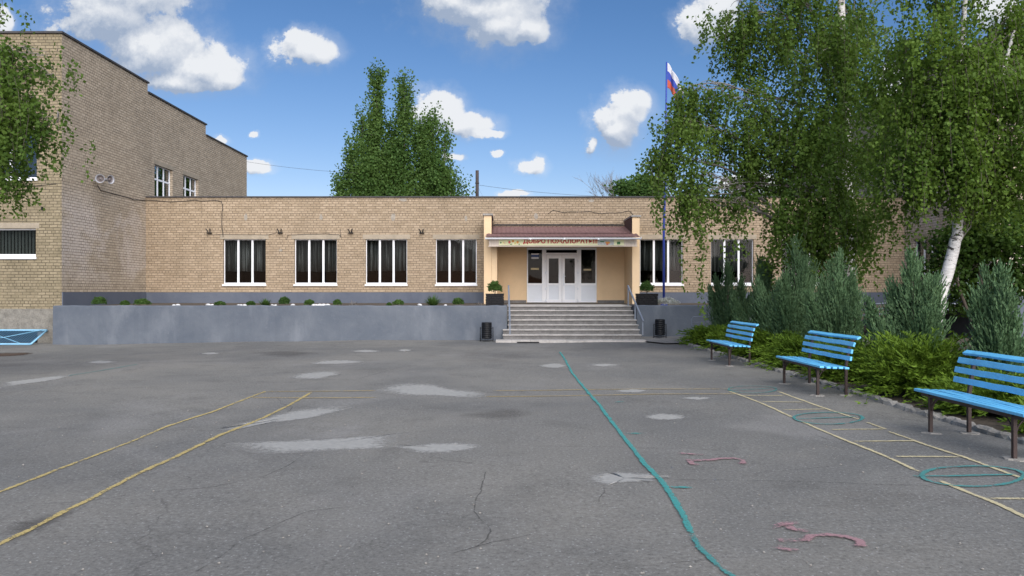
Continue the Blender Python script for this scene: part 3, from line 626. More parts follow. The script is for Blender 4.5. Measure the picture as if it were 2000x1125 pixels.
# main block
main = thing('school_building', 'long single-storey yellow brick school block with flat roof and central entrance', 'building', (0.8, DF, ZT))
BM = Pl('y', DF)
ZW0, ZW1 = Z_(556, DF), Z_(467, DF); ZR = Z_(386, DF)
wins = [(436,519),(575,658),(714,795),(851,931),(1250,1334),(1388.5,1472),(1527,1610)]
wx = [(X_(a, DF), X_(b, DF), ZW0, ZW1) for a, b in wins]
DZ = lambda zx: X_(1000 + zx / 7.03, DF)
DY = lambda zy: Z_(460 + zy / 7.03, DF)
door_op = (DZ(203), DZ(1163), 1.13, DY(165))
mb = MB(); wall(mb, BM, -15.17, 16.7, 1.0, ZR, wx + [door_op], .3)
mb.box(-15.17, 16.7, DF + .302, 45, ZR - .02, ZR) 
mb.build('wall', MAT['brick'], main)
mb = MB(); mb.box(-15.16, 16.69, DF - .05, DF + .40, ZR + .002, ZR + .055); mb.build('coping', MAT['cope'], main)
mb = MB(); mb.add([(-15.1,DF+.41,ZR+.01),(16.6,DF+.41,ZR+.01),(16.6,45,ZR+.01),(-15.1,45,ZR+.01)], [(0,1,2,3)]); mb.build('roof', MAT['roof'], main)
mb = MB()
x0, x1, y0, y1, z0, z1 = -15.1, 16.6, DF + .305, 37.5, 1.17, 4.6
mb.add([(x0,y1,z0),(x1,y1,z0),(x1,y1,z1),(x0,y1,z1)], [(0,1,2,3)]); mb.add([(x0,y0,z0),(x1,y0,z0),(x1,y1,z0),(x0,y1,z0)], [(0,1,2,3)]); mb.add([(x0,y0,z1),(x1,y0,z1),(x1,y1,z1),(x0,y1,z1)], [(0,1,2,3)])
for xx in (x0, -4.0, -0.7, 5.2, 11.0, x1): mb.add([(xx,y0,z0),(xx,y1,z0),(xx,y1,z1),(xx,y0,z1)], [(0,1,2,3)])
mb.build('interior', MAT['interior'], main)
mb = MB(); PZ = Z_(571, DF)
mb.box(-15.135, -0.92, DF - .035, DF + .02, 1.0, PZ); mb.box(5.25, 16.66, DF - .035, DF + .02, 1.0, PZ); mb.build('plinth', MAT['plinth'], main)
for a, b, c, d in wx: window(main, BM, a, b, c, d, 3)
# repairs in the brickwork
for px, py, w_, h_ in ((480,424,.16,.30),(627,424,.14,.26),(768,424,.20,.32),(910,426,.12,.26),(1047,422,.18,.30),(787,390,.34,.14),(1155,392,.26,.12),(548,489,.16,.10)):
    mb = MB(); rnd = random.Random(px); x, z = X_(px, DF), Z_(py, DF)
    pts = [(x + w_ * .5 * math.cos(a) * rnd.uniform(.75, 1.15) , z + h_ * .5 * math.sin(a) * rnd.uniform(.75, 1.15)) for a in [k * math.pi / 8 for k in range(16)]]
    mb.add([(u, DF - .004, v) for u, v in pts] + [(u, DF + .02, v) for u, v in pts], [tuple(range(15, -1, -1))] + [(k, (k+1) % 16, 16 + (k+1) % 16, 16 + k) for k in range(16)]); mb.build('wall_patch', MAT['patchw'], main)
# entrance porch
DP = 29.3
mb = MB(); wall(mb, BM, -0.40, 4.94, 1.13, 3.62, [door_op], .02, -.022); mb.build('porch_wall', MAT['cream'], main)
for a, b in ((-.40, door_op[0] - .02), (door_op[1] + .02, 4.93)): MB().box(a, b, DF - .04, DF - .015, 1.12, 1.26).build('porch_skirting', MAT['granite'], main)
for a, b, t in ((-.909, -.606, Z_(421, DP)), (4.945, 5.24, Z_(424, DP))):
    p = MB().box(a, b, DP, DF - .002, 1.1, t).build('porch_side_wall', MAT['cream'], main, .012)
    MB().box(a - .04, b + .05, DP - .05, DF - .004, t + .002, t + .075).build('cap', MAT['concrete'], p, .008)
MB().box(-.604, -.384, DP + .012, DF - .004, 1.1, 3.5).build('porch_pilaster', MAT['cream'], main, .012)
for xa, xb in ((4.925, 4.94), (-.59, -.602)):            # shingled inner faces
    mb = MB(); vs = []
    for k in range(8):
        z = 3.98 + k * .083; vs += [(xa, DP+.02, z), (xa, DF-.05, z), (xb, DP+.02, z+.083), (xb, DF-.05, z+.083)]
    mb.add(vs, [(2*r, 2*r+1, 2*r+3, 2*r+2) for r in range(15)]); mb.build('shingle_cladding', MAT['shingle'], main)
ZG, DGt = 3.70, 28.42
def rz(y): return ZG + (4.36 - ZG) * (y - DGt) / (DF - .02 - DGt)
mb = MB()
def tiles(xa, xb, ya, yb, rows):
    nx = int((xb - xa) / .022); vs = []; lv = []
    for r in range(rows):
        for e in (0, 1):
            y = ya + (yb - ya) * (r + e * .995) / rows; lv.append((y, .012 * (1 - e)))
    for y, o in lv:
        for i in range(nx + 1):
            x = xa + (xb - xa) * i / nx; vs.append((x, y, rz(y) + o + .010 * math.cos(x * 2 * math.pi / .176)))
    mb.add(vs, [(j*(nx+1)+i, j*(nx+1)+i+1, (j+1)*(nx+1)+i+1, (j+1)*(nx+1)+i) for j in range(len(lv)-1) for i in range(nx)], True)
tiles(-.604, 4.93, DP - .004, DF - .03, 4); tiles(-.80, 5.10, DGt, DP - .008, 2)
mb.build('canopy_roof', MAT['tile'], main)
mb = MB(); mb.box(-.58, 4.90, DF - .05, DF - .004, 4.40, 4.43); mb.box(-.5, 4.5, DF - .012, DF - .002, 4.43, 4.452); mb.build('flashing', MAT['cope'], main)
mb = MB(); x = -.55; rnd = random.Random(2)
while x < 4.85:
    wd = rnd.uniform(.10, .13)
    mb.box(x, x + wd + .001, DF - .03 - rnd.random() * .015, DF - .003, 4.455, 4.55 - rnd.random() * .02)
    x += wd
mb.build('brick_ledge', MAT['brick'], main)
mb = MB(); prof = [(math.cos(a) * .055, math.sin(a) * .055) for a in [math.pi * (1 + k / 8) for k in range(9)]]
for q in (1.0, .86):
    vs = [(x, DGt - .02 + a * q, 3.668 + b * q) for x in (-.83, 5.14) for a, b in prof]
    mb.add(vs, [(k, k+1, 9+k+1, 9+k) for k in range(8)], True)
mb.box(-.83, 5.14, DGt - .078, DGt - .07, 3.660, 3.676)
for x in (-.83, 5.135): mb.lathe((x, DGt-.02, 3.668), (1,0,0), [(0.001,0),(.056,0),(.056,.006),(.001,.006)], 16)
for x in (.9, 2.2, 3.5): mb.box(x - .03, x + .03, DGt - .083, DGt + .04, 3.606, 3.678)
mb.build('gutter', MAT['pvc'], main)
mb = MB()
x = X_(955, 28.6)
while x < X_(1244, 28.6) - .02: mb.box(x, x + .094, 28.6, 28.65, 3.385, 3.70); x += .1
mb.box(-.72, 5.03, 28.585, 28.66, 3.355, 3.384); mb.build('fascia', MAT['siding'], main)
MB().box(-.69, 5.0, 28.67, DF - .03, 3.50, 3.54).build('soffit', MAT['siding'], main)

# entrance doors
def dbox(mb, zx0, zx1, zy0, zy1, d0, d1): BM.box(mb, DZ(zx0), DZ(zx1), d0, d1, DY(zy1), DY(zy0))
mb = MB()
for a, b, c, d in ((205,220,165,918),(413,470,165,918),(893,950,165,918),(1147,1163,165,918),(220,413,165,195),(470,893,165,197),(950,1147,165,195),(470,893,237,262),(220,413,655,685),(950,1147,655,685),(220,413,905,918),(950,1147,905,918)):
    dbox(mb, a, b, c, d, .02, .09)
fr = mb.build('door_frame', MAT['pvc'], main, .006)
for a, b, c, d in ((220,413,685,905),(950,1147,685,905)):
    mb = MB(); dbox(mb, a, b, c, d, .045, .06); mb.build('panel', MAT['pvc2'], fr)
for a, b, c, d in ((220,413,195,655),(470,893,197,237),(950,1147,195,655)):
    mb = MB(); dbox(mb, a, b, c, d, .05, .056); mb.build('pane', MAT['glass_d'], fr)
for x0_, x1_, g0, g1, hx, lb in ((472,684,505,640,462,'left'),(687,891,725,862,905,'right')):
    mb = MB()
    for a, b, c, d in ((x0_,g0,264,920),(g1,x1_,264,920),(g0,g1,264,315),(g0,g1,655,685),(g0,g1,880,920)): dbox(mb, a, b, c, d, .0, .07)
    dr = mb.build('door', MAT['pvc'], main, .006)
    mb = MB(); dbox(mb, g0, g1, 685, 880, .025, .04); mb.build('panel', MAT['pvc2'], dr)
    mb = MB(); dbox(mb, g0, g1, 315, 655, .03, .036); mb.build('pane', MAT['glass_d'], dr)
    for zy in (340, 500, 718, 878):
        mb = MB(); dbox(mb, hx - 9, hx + 9, zy, zy + 26, -.03, .018); dbox(mb, min(hx, hx + (1 if lb == 'left' else -1) * 28), max(hx, hx + (1 if lb == 'left' else -1) * 28), zy - 7, zy - 1, -.012, -.002); mb.build('hinge', MAT['pvc2'], dr, .004)
    if lb == 'right':
        mb = MB(); dbox(mb, 702, 714, 525, 690, -.012, -.001); mb.tube([BM.p(DZ(708), -.012, DY(560)), BM.p(DZ(708), -.06, DY(560)), BM.p(DZ(735), -.06, DY(560))], .010, 8); mb.box(DZ(704), DZ(712), DF - .02, DF - .011, DY(630), DY(612)); mb.build('handle', MAT['pvc2'], dr)
t = thing('notice_sheet', 'blue and white notice taped inside the left door side light', 'notice', BM.p(DZ(316), .044, DY(318)))
mb = MB(); dbox(mb, 265, 368, 245, 318, .044, .048); mb.build('sheet', MAT['paper'], t)
mb = MB(); dbox(mb, 265, 368, 263, 296, .040, .0435); mb.build('printed_band', MAT['pblue'], t)
mb = MB(); dbox(mb, 260, 370, 445, 470, .044, .048); tag(mb.build('paper_strip', MAT['tape']), 'tan paper strip on the left door side light', 'sticker', 'paper strips on the door glass')
mb = MB(); dbox(mb, 985, 1088, 458, 480, .044, .048); tag(mb.build('paper_strip', MAT['tape']), 'tan paper strip on the right door side light', 'sticker', 'paper strips on the door glass')
# inner door seen through the right side light
t = thing('inner_door', 'pale framed inner door standing open behind the right side light', 'door', (DZ(1040), DF + .8, 1.17))
mb = MB()
for a, b, c, d in ((1075,1110,265,900),(965,1075,265,295),(965,975,295,900),(975,1075,655,690)): BM.box(mb, DZ(a), DZ(b), .78, .83, DY(d), DY(c))
mb.build('frame', MAT['pvc2'], t, .005)
mb = MB(); mb.tube([BM.p(DZ(1075), .77, DY(640)), BM.p(DZ(1035), .72, DY(635)), BM.p(DZ(1035), .72, DY(545)), BM.p(DZ(1075), .77, DY(540))], .015, 8); mb.build('handle', MAT['pvc'], t)

# banner
bt = thing('banner', 'pale green welcome banner with dark red lettering on the canopy fascia', 'banner', (2.1, 28.59, 3.38))
MB().box(X_(974.6, 28.58), X_(1219, 28.58), 28.578, 28.592, 3.40, 3.70).build('sheet', MAT['banner'], bt)
cu = bpy.data.curves.new('lettering', 'FONT'); cu.body = 'ДОБРО ПОЖАЛОВАТЬ!!!'; cu.size = 0.30; cu.offset = 0.012; cu.extrude = 0.001; cu.align_x = 'LEFT'
tmp = bpy.data.objects.new('tmp', cu); COL.objects.link(tmp); bpy.context.view_layer.update()
me = bpy.data.meshes.new_from_object(tmp.evaluated_get(bpy.context.evaluated_depsgraph_get())); bpy.data.objects.remove(tmp)
xs = [v.co.x for v in me.vertices]; ys = [v.co.y for v in me.vertices]; wdt = max(xs) - min(xs)
tx0, tx1 = X_(1021.8, 28.57), X_(1166.9, 28.57); cap = sorted(ys)[int(len(ys) * .97)]
sX = (tx1 - tx0) / wdt; sZ = 0.165 / cap
for v in me.vertices:
    x, y, z = v.co; v.co = Vector((tx0 + (x - min(xs)) * sX, 28.572 - z, Z_(474.8, 28.57) + y * sZ)) - wloc(bt)
me.materials.clear(); me.materials.append(MAT['letter']); link('lettering', me, bt)
rnd = random.Random(5)
def disc(name, mat, px, py, rx, rz_, sides=7, rot=0, dd=0):
    mb = MB(); c = (X_(px, 28.57), Z_(py, 28.57)); pts = []
    for k in range(sides):
        a = 2 * math.pi * k / sides + rot; pts.append((c[0] + math.cos(a) * rx, c[1] + math.sin(a) * rz_))
    mb.add([(x, 28.575 - dd, z) for x, z in pts] + [(x, 28.5775, z) for x, z in pts], [tuple(range(sides - 1, -1, -1))] + [(k, (k+1) % sides, sides + (k+1) % sides, sides + k) for k in range(sides)])
    mb.build(name, MAT[mat], bt)
for px, py, rx, r2, m_, sd in ((978,474,.05,.05,'pgreen',3),(983,474,.02,.05,'pyel',4),(986,475,.012,.05,'pred',4),(995,473,.05,.06,'pred',6),(998,477,.06,.02,'pgreen',5),(1002,471,.05,.05,'orange',7),(1006,475,.03,.05,'pyel',5),(1011,473,.05,.06,'orange',5),(1014,477,.03,.03,'pgreen',4)):
    disc('printed_motif', m_, px, py, rx, r2, sd, px)
MB().box(X_(1167.5,28.57), X_(1199,28.57), 28.5755, 28.5778, 3.41, 3.64).build('printed_picture', MAT['pgrey'], bt)
disc('printed_motif', 'orange', 1187, 474, .10, .05, 6, 0, .002); disc('printed_motif', 'pred', 1186, 477, .05, .03, 5, 0, .003); disc('printed_motif', 'pgreen', 1176, 472, .10, .025, 6, 0, .002)
MB().box(X_(1205,28.57), X_(1211.5,28.57), 28.5755, 28.5778, Z_(477.5,28.57), Z_(472,28.57)).build('printed_motif', MAT['pgreen'], bt)

# curtains behind the windows
names = ['leftmost facade window', 'second facade window from the left', 'third facade window from the left', 'facade window just left of the porch', 'facade window just right of the porch, by the flagpole', 'facade window half hidden by hanging birch twigs', 'rightmost facade window behind the tall juniper']
for i, (a, b, c, d) in enumerate(wx):
    rnd = random.Random(50 + i); mb = MB(); n = 150; zb = c + (d - c) * (.29 + .02 * rnd.random()); vs = []
    ph = [rnd.uniform(0, 6) for _ in range(4)]
    for k in range(n + 1):
        u = a - .1 + (b - a + .2) * k / n
        y = DF + .47 + .085 * (abs(math.sin(u * 13 + ph[0] + 1.5 * math.sin(u * 4 + ph[1]))) ** 2.5) * (1 + .4 * math.sin(u * 7.3 + ph[2])) + .014 * math.sin(u * 61 + ph[2])
        vs += [(u, y, d + .1), (u + .01 * math.sin(u * 9 + ph[3]), y + .02 * math.sin(u * 7), (c + d) / 2 + .2), (u + .02 * math.sin(u * 9 + ph[3]), y + .03 * math.sin(u * 7), zb + .012 * math.sin(u * 11))]
    mb.add(vs, [(k*3+j, (k+1)*3+j, (k+1)*3+j+1, k*3+j+1) for k in range(n) for j in range(2)], True)
    o = mb.build('curtain', MAT['curtain']); tag(o, 'grey pleated curtain behind the ' + names[i], 'curtain', 'curtains in the main block')
    sm = o.modifiers.new('solid', 'SOLIDIFY'); sm.thickness = .004

# left wing
XL, DL = -15.17, 25.3
ZH = [1.61 + 8.8, 1.61 + 8.4, 1.61 + 7.87]; YB = [DL, 31.35, 37.4, 43.3]
lw = thing('school_wing', 'tall two-storey brick wing at the left with stepped parapet', 'building', (XL - 5, DL, 0))
BL, BS = Pl('y', DL), Pl('x', XL, -1)
fw1 = (-19.2, X_(70, DL), Z_(503, DL), Z_(446, DL)); fw2 = (-18.9, X_(72, DL), Z_(350, DL), 7.2)
sw = [(31.97, 33.7, 5.7, 7.12), (34.8, 36.5, 5.7, 7.12)]
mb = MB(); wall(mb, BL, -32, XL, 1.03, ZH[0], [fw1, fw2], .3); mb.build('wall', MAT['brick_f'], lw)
mb = MB()
for k in range(3):
    wall(mb, BS, YB[k], YB[k+1], 1.0, ZH[k], sw if k == 1 else [], .3)
    mb.add([(-32,YB[k],ZH[k]-.1),(XL,YB[k],ZH[k]-.1),(XL,YB[k+1],ZH[k]-.1),(-32,YB[k+1],ZH[k]-.1)], [(0,1,2,3)])
    zl = ZH[k+1] - .1 if k < 2 else 0
    mb.add([(-32,YB[k+1],zl),(XL,YB[k+1],zl),(XL,YB[k+1],ZH[k]),(-32,YB[k+1],ZH[k])], [(0,1,2,3)])
mb.build('wall', MAT['brick_l'], lw)
mb = MB()
for k in range(3):
    mb.box(XL - .3, XL + .06, YB[k] - (.06 if k == 0 else 0), YB[k+1] + .05, ZH[k] + .002, ZH[k] + .07)
mb.box(-32, XL - .302, DL - .06, DL + .3, ZH[0] + .002, ZH[0] + .07); mb.build('coping', MAT['cope'], lw)
mb = MB(); wall(mb, BL, -32, XL - .01, -.3, 1.03, [(-18.5, X_(75, DL), -.2, .33)], .4, -.045)
mb.add([BL.p(-32,-.045,1.03), BL.p(XL-.01,-.045,1.03), BL.p(XL-.01,0,1.032), BL.p(-32,0,1.032)], [(0,1,2,3)]); mb.add([BL.p(XL-.01,-.045,-.3), BL.p(XL-.01,0.3,-.3), BL.p(XL-.01,.3,1.03), BL.p(XL-.01,-.045,1.03)], [(0,1,2,3)])
mb.build('plinth', MAT['rough'], lw)
mb = MB(); mb.box(XL - .01, XL + .035, DL + .01, DF - .04, 1.0, PZ + .01); mb.build('side_plinth', MAT['plinth'], lw)
mb = MB()
for (x0, x1, z0, z1) in ((-24, -15.6, 1.5, 4.6), (-24, -15.6, 4.9, 8.0)):
    mb.add([(x0,DL+3,z0),(x1,DL+3,z0),(x1,DL+3,z1),(x0,DL+3,z1)], [(0,1,2,3)]); mb.add([(x0,DL+.31,z0),(x1,DL+.31,z0),(x1,DL+3,z0),(x0,DL+3,z0)], [(0,1,2,3)]); mb.add([(x0,DL+.31,z1),(x1,DL+.31,z1),(x1,DL+3,z1),(x0,DL+3,z1)], [(0,1,2,3)])
    for x in (x0, x1): mb.add([(x,DL+.31,z0),(x,DL+3,z0),(x,DL+3,z1),(x,DL+.31,z1)], [(0,1,2,3)])
mb.box(-20, -15.48, DL + .7, DL + .72, -.3, .5)
mb.add([(-18.3,31.4,5.4),(-18.3,37.3,5.4),(-18.3,37.3,7.6),(-18.3,31.4,7.6)], [(0,1,2,3)])
mb.build('interior', MAT['dark'], lw)
window(lw, BL, *fw1, 2, 'glass', .12, fw=.05, mw=.05)
window(lw, BL, *fw2, 3, 'glass_u', .12)
for a in sw: window(lw, BS, *a, 3, 'glass_u', .13, transom=6.52, mw=.07, lintel=True)
mb = MB(); vs = []
for k in range(26):
    x = -19.1 + k * .118; mb.bar((x, DL + .34, fw1[2] + .12), (x, DL + .34, fw1[3]), .075, .004, (.5, 1, 0)) if False else mb.add([(x,DL+.33,fw1[2]+.12),(x+.06,DL+.36,fw1[2]+.12),(x+.06,DL+.36,fw1[3]),(x,DL+.33,fw1[3])], [(0,1,2,3)])
o = tag(mb.build('vertical_blind', MAT['blind']), 'grey green vertical slat blind in the ground-floor window of the left wing', 'blind'); o.modifiers.new('solid', 'SOLIDIFY').thickness = .002
# window-well grate leaning on the plinth
gr = thing('well_grate', 'pale blue framed wire grate sloping over the basement window well', 'grate', (-17, 24.7, -.14))
A, B_ = Vector((X_(92, 25.2), 25.2, Z_(645, 25.2))), Vector((X_(60, 24.25), 24.25, -.10))
A2, B2 = A + Vector((-3.6, 0, 0)), B_ + Vector((-3.6, 0, 0))
mb = MB()
for a, b in ((A, B_), (B_, B2), (A, A2), (A2, B2)): mb.tube([a, b], .03, 8)
mb.build('frame', MAT['grate'], gr)
mb = MB()
for k in range(1, 40): mb.tube([A.lerp(A2, k / 40), B_.lerp(B2, k / 40)], .006, 4, False)
for k in range(1, 12): mb.tube([A.lerp(B_, k / 12), A2.lerp(B2, k / 12)], .006, 4, False)
mb.build('wire_mesh', MAT['wire'], gr)
mb = MB(); up = Vector((0, -.02, .012))
for a, b in ((A + (A2 - A) * .04, B_.lerp(B2, .55)), (B_ + (B2 - B_) * .08, A.lerp(A2, .6))): mb.tube([a + up, b + up], .011, 6)
mb.build('brace', MAT['grate'], gr)

# right wing
XR = 16.7
rw = thing('school_wing', 'brick wing at the right, mostly hidden behind the birches', 'building', (XR + 5, DL, 0))
BR = Pl('x', XR, 1); BR2 = Pl('y', DL)
rwin = [(25.9, 27.6, 1.9, 3.75), (28.8, 30.5, 1.9, 3.75), (25.9, 27.6, 5.5, 7.2), (28.8, 30.5, 5.5, 7.2)]
rfw = [(17.6, 19.4, 1.9, 3.75), (20.6, 22.4, 1.9, 3.75), (17.6, 19.4, 5.5, 7.2)]
mb = MB(); wall(mb, BR, DL, YB[1], 1.0, ZH[0], rwin, .3); wall(mb, BR2, XR, 32, 1.0, ZH[0], rfw, .3)
for k in range(3):
    if k: wall(mb, BR, YB[k], YB[k+1], 1.0, ZH[k], [])
    mb.add([(32,YB[k],ZH[k]-.1),(XR,YB[k],ZH[k]-.1),(XR,YB[k+1],ZH[k]-.1),(32,YB[k+1],ZH[k]-.1)], [(0,1,2,3)])
    zl = ZH[k+1] - .1 if k < 2 else 0
    mb.add([(32,YB[k+1],zl),(XR,YB[k+1],zl),(XR,YB[k+1],ZH[k]),(32,YB[k+1],ZH[k])], [(0,1,2,3)])
mb.build('wall', MAT['brick_l'], rw)
mb = MB()
for k in range(3): mb.box(XR - .06, XR + .3, YB[k], YB[k+1], ZH[k] + .002, ZH[k] + .07)
mb.box(XR + .302, 32, DL - .06, DL + .3, ZH[0] + .002, ZH[0] + .07); mb.build('coping', MAT['cope'], rw)
mb = MB(); mb.box(XR - .04, XR + .02, DL - .04, DF - .04, -.3, PZ); mb.box(XR + .02, 32, DL - .04, DL + .02, -.3, PZ); mb.build('plinth', MAT['plinth'], rw)
mb = MB(); mb.add([(XR+.31,28.2,1.2),(24,28.2,1.2),(24,28.2,8),(XR+.31,28.2,8)], [(0,1,2,3)]); mb.add([(XR+3,25.6,1.2),(XR+3,31,1.2),(XR+3,31,8),(XR+3,25.6,8)], [(0,1,2,3)]); mb.build('interior', MAT['dark'], rw)
for a in rwin: window(rw, BR, *a, 3, 'glass', .12)
for a in rfw: window(rw, BR2, *a, 3, 'glass', .12)
# ramp railing along the right wing
rr = thing('ramp_railing', 'dark blue pipe railing of a ramp before the right wing', 'railing', (13, 26, 0.6))
mb = MB()
for dz in (0, .16, .34): mb.tube([(10.6, 24.2, 1.12 - dz), (15.4, 23.6, 1.46 - dz)], .03, 8)
mb.build('rail', MAT['rail'], rr)
for k in range(4): MB().tube([(10.8 + k * 1.5, 24.18 - k * .19, .02), (10.8 + k * 1.5, 24.18 - k * .19, 1.13 + k * .107)], .028, 8).build('post', MAT['rail'], rr)

# ------------------------------------------------------------------ fittings on the walls
for i, (px, l) in enumerate(((409.7, 'left of the leftmost facade window'), (548, 'between the first and second facade windows'), (685.6, 'between the second and third facade windows'), (824, 'left of the window beside the porch'))):
    x, z = X_(px, DF), Z_(452, DF)
    t = thing('wall_bracket', 'black forked iron bracket on the brick ' + l, 'bracket', (x, DF, z - .1), 'iron brackets on the facade')
    MB().box(x - .10, x + .10, DF - .10, DF, z - .085, z - .05).build('plate', MAT['black'], t)
    mb = MB()
    mb.bar((x - .03, DF - .09, z - .05), (x - .11, DF - .14, z + .10), .04, .03); mb.bar((x + .04, DF - .09, z - .05), (x + .07, DF - .14, z + .10), .04, .03); mb.build('fork', MAT['black'], t)
x, z = X_(84, DL), Z_(407, DL)
t = thing('wall_bracket', 'small black iron bracket on the front of the left wing', 'bracket', (x, DL, z))
MB().box(x - .04, x + .04, DL - .08, DL, z - .05, z - .03).build('plate', MAT['black'], t); MB().box(x - .02, x + .02, DL - .08, DL - .03, z - .03, z + .05).build('fork', MAT['black'], t)

def path3(pts, fn): return [fn(*p) for p in pts]
fac = lambda px, py: (X_(px, DF), DF - .012, Z_(py, DF))
def side(px, py):
    D = XL * F / (px - VX); return (XL + .012, D, Z_(py, D))
def wig(pts, amp, seed, n=5):
    rnd = random.Random(seed); out = []
    for a, b in zip(pts, pts[1:]):
        a, b = Vector(a), Vector(b); L = (b - a).length
        for k in range(n):
            p = a.lerp(b, k / n)
            if k or out: p = p + Vector((rnd.gauss(0, amp) * .6, 0, rnd.gauss(0, amp)))
            out.append(p)
    return out + [Vector(pts[-1])]
mb = MB(); mb.tube(wig([side(190,362), side(196,372), side(215,377), side(240,383), side(262,390), side(284,391)], .01, 3, 3), .014, 5); mb.tube(wig([fac(286,391), fac(330,394), fac(380,392), fac(432,392), fac(435,400), fac(433,430), fac(436,463)], .012, 4, 4), .014, 5)
tag(mb.build('cable', MAT['cable']), 'black cable drooping from the loudspeakers to the leftmost facade window', 'cable')
mb = MB(); mb.tube(wig([fac(560,468), fac(562,459), fac(610,457), fac(662,458), fac(666,463), fac(664,447)], .010, 5, 4), .010, 5); tag(mb.build('cable', MAT['cable']), 'thin dark cable over the lintel of the second facade window', 'cable')
mb = MB(); mb.tube(wig([fac(1070,417), fac(1080,411), fac(1100,415), fac(1150,413), fac(1170,417), fac(1200,416), fac(1230,412), fac(1236,420)], .008, 6, 4), .010, 5); tag(mb.build('cable', MAT['cable']), 'thin dark cable on the brick above the porch roof', 'cable')
mb = MB(); mb.tube(wig([fac(402,459), fac(430,458), fac(520,459), fac(540,455)], .008, 7, 4), .008, 5); tag(mb.build('cable', MAT['cable']), 'thin dark cable above the leftmost facade window', 'cable')
mb = MB(); mb.tube([(X_(40,DL),DL-.012,Z_(362,DL)), (X_(70,DL),DL-.012,Z_(363,DL)), (X_(110,DL),DL-.012,Z_(359,DL))], .012, 5); tag(mb.build('cable', MAT['cable']), 'dark cable under the upper window of the left wing', 'cable')
for (px, py, d, l) in ((183, 350, (.25, -1, -.05), 'grey horn loudspeaker on the left wing, mouth facing the yard'), (196, 351, (.95, -.35, -.05), 'grey horn loudspeaker on the left wing, turned to the right')):
    D = XL * F / (px - VX); c = Vector((XL + .30, D - .05, Z_(py, D))); ax = Vector(d).normalized()
    t = thing('loudspeaker', l, 'loudspeaker', c, 'horn loudspeakers on the left wing')
    MB().lathe(c, ax, [(.03,-.16),(.05,-.14),(.05,-.02),(.06,.0),(.09,.06),(.15,.15),(.165,.16),(.155,.155)], 20).build('horn', MAT['horn'], t)
    MB().lathe(c, ax, [(.155,.15),(.09,.07),(.05,.03),(.04,.12),(.001,.125)], 20).build('throat', MAT['hornin'], t)
    MB().bar(c - ax * .08, (XL, D, c.z - .05), .03, .03).build('mount', MAT['horn'], t)

# ------------------------------------------------------------------ flagpole and flag
DQ = 27.3; bx = X_(1296.5, DQ); tx_ = X_(1302, DQ); tz = Z_(121, DQ)
fp = thing('flagpole', 'tall slim blue flagpole on the terrace right of the porch', 'flagpole', (bx, DQ, ZT))
MB().tube([(bx, DQ, ZT - .05), (bx, DQ, 4.0), ((bx + tx_) / 2, DQ, (tz + 1) / 2), (tx_, DQ, tz)], [.044, .044, .036, .026], 12).build('pole', MAT['blue'], fp)
MB().box(bx - .12, bx + .12, DQ - .12, DQ + .12, ZT - .02, ZT + .03).build('base_plate', MAT['blue'], fp, .005)
mb = MB(); ns, nt_ = 36, 18; vs = []
for i in range(ns + 1):
    for j in range(nt_ + 1):
        s, t = i / ns, j / nt_
        ang = R(52 + 13 * t) * min(1, s * 2.2 + .35)
        x = tx_ + .03 + s * 0.98 * math.cos(ang) + .10 * t * s
        z = tz - .03 - .92 * t - s * 1.20 * math.sin(ang) + .30 * s * t + .04 * s * math.sin(6 * s + 3 * t)
        y = DQ + .10 * math.sin(9 * s + 1.2 * t) * min(1, s * 3) + .05 * math.sin(17 * s - 2 * t) * s
        vs.append((x, y, z))
for i in range(ns):
    for j in range(nt_):
        mb.cur = j // 6; a = i * (nt_ + 1) + j
        if not any(f is None for f in (0,)): pass
        n0 = len(mb.v); mb.add([vs[a], vs[a + nt_ + 1], vs[a + nt_ + 2], vs[a + 1]], [(0,1,2,3)], True)
fl = mb.build('flag', [MAT['fw'], MAT['fb'], MAT['fr']], loc=(tx_, DQ, tz)); tag(fl, 'white blue and red striped flag hanging limp from the blue pole', 'flag')
bm = bmesh.new(); bm.from_mesh(fl.data); bmesh.ops.remove_doubles(bm, verts=bm.verts, dist=1e-5); bm.to_mesh(fl.data); bm.free(); fl.modifiers.new('solid', 'SOLIDIFY').thickness = .003

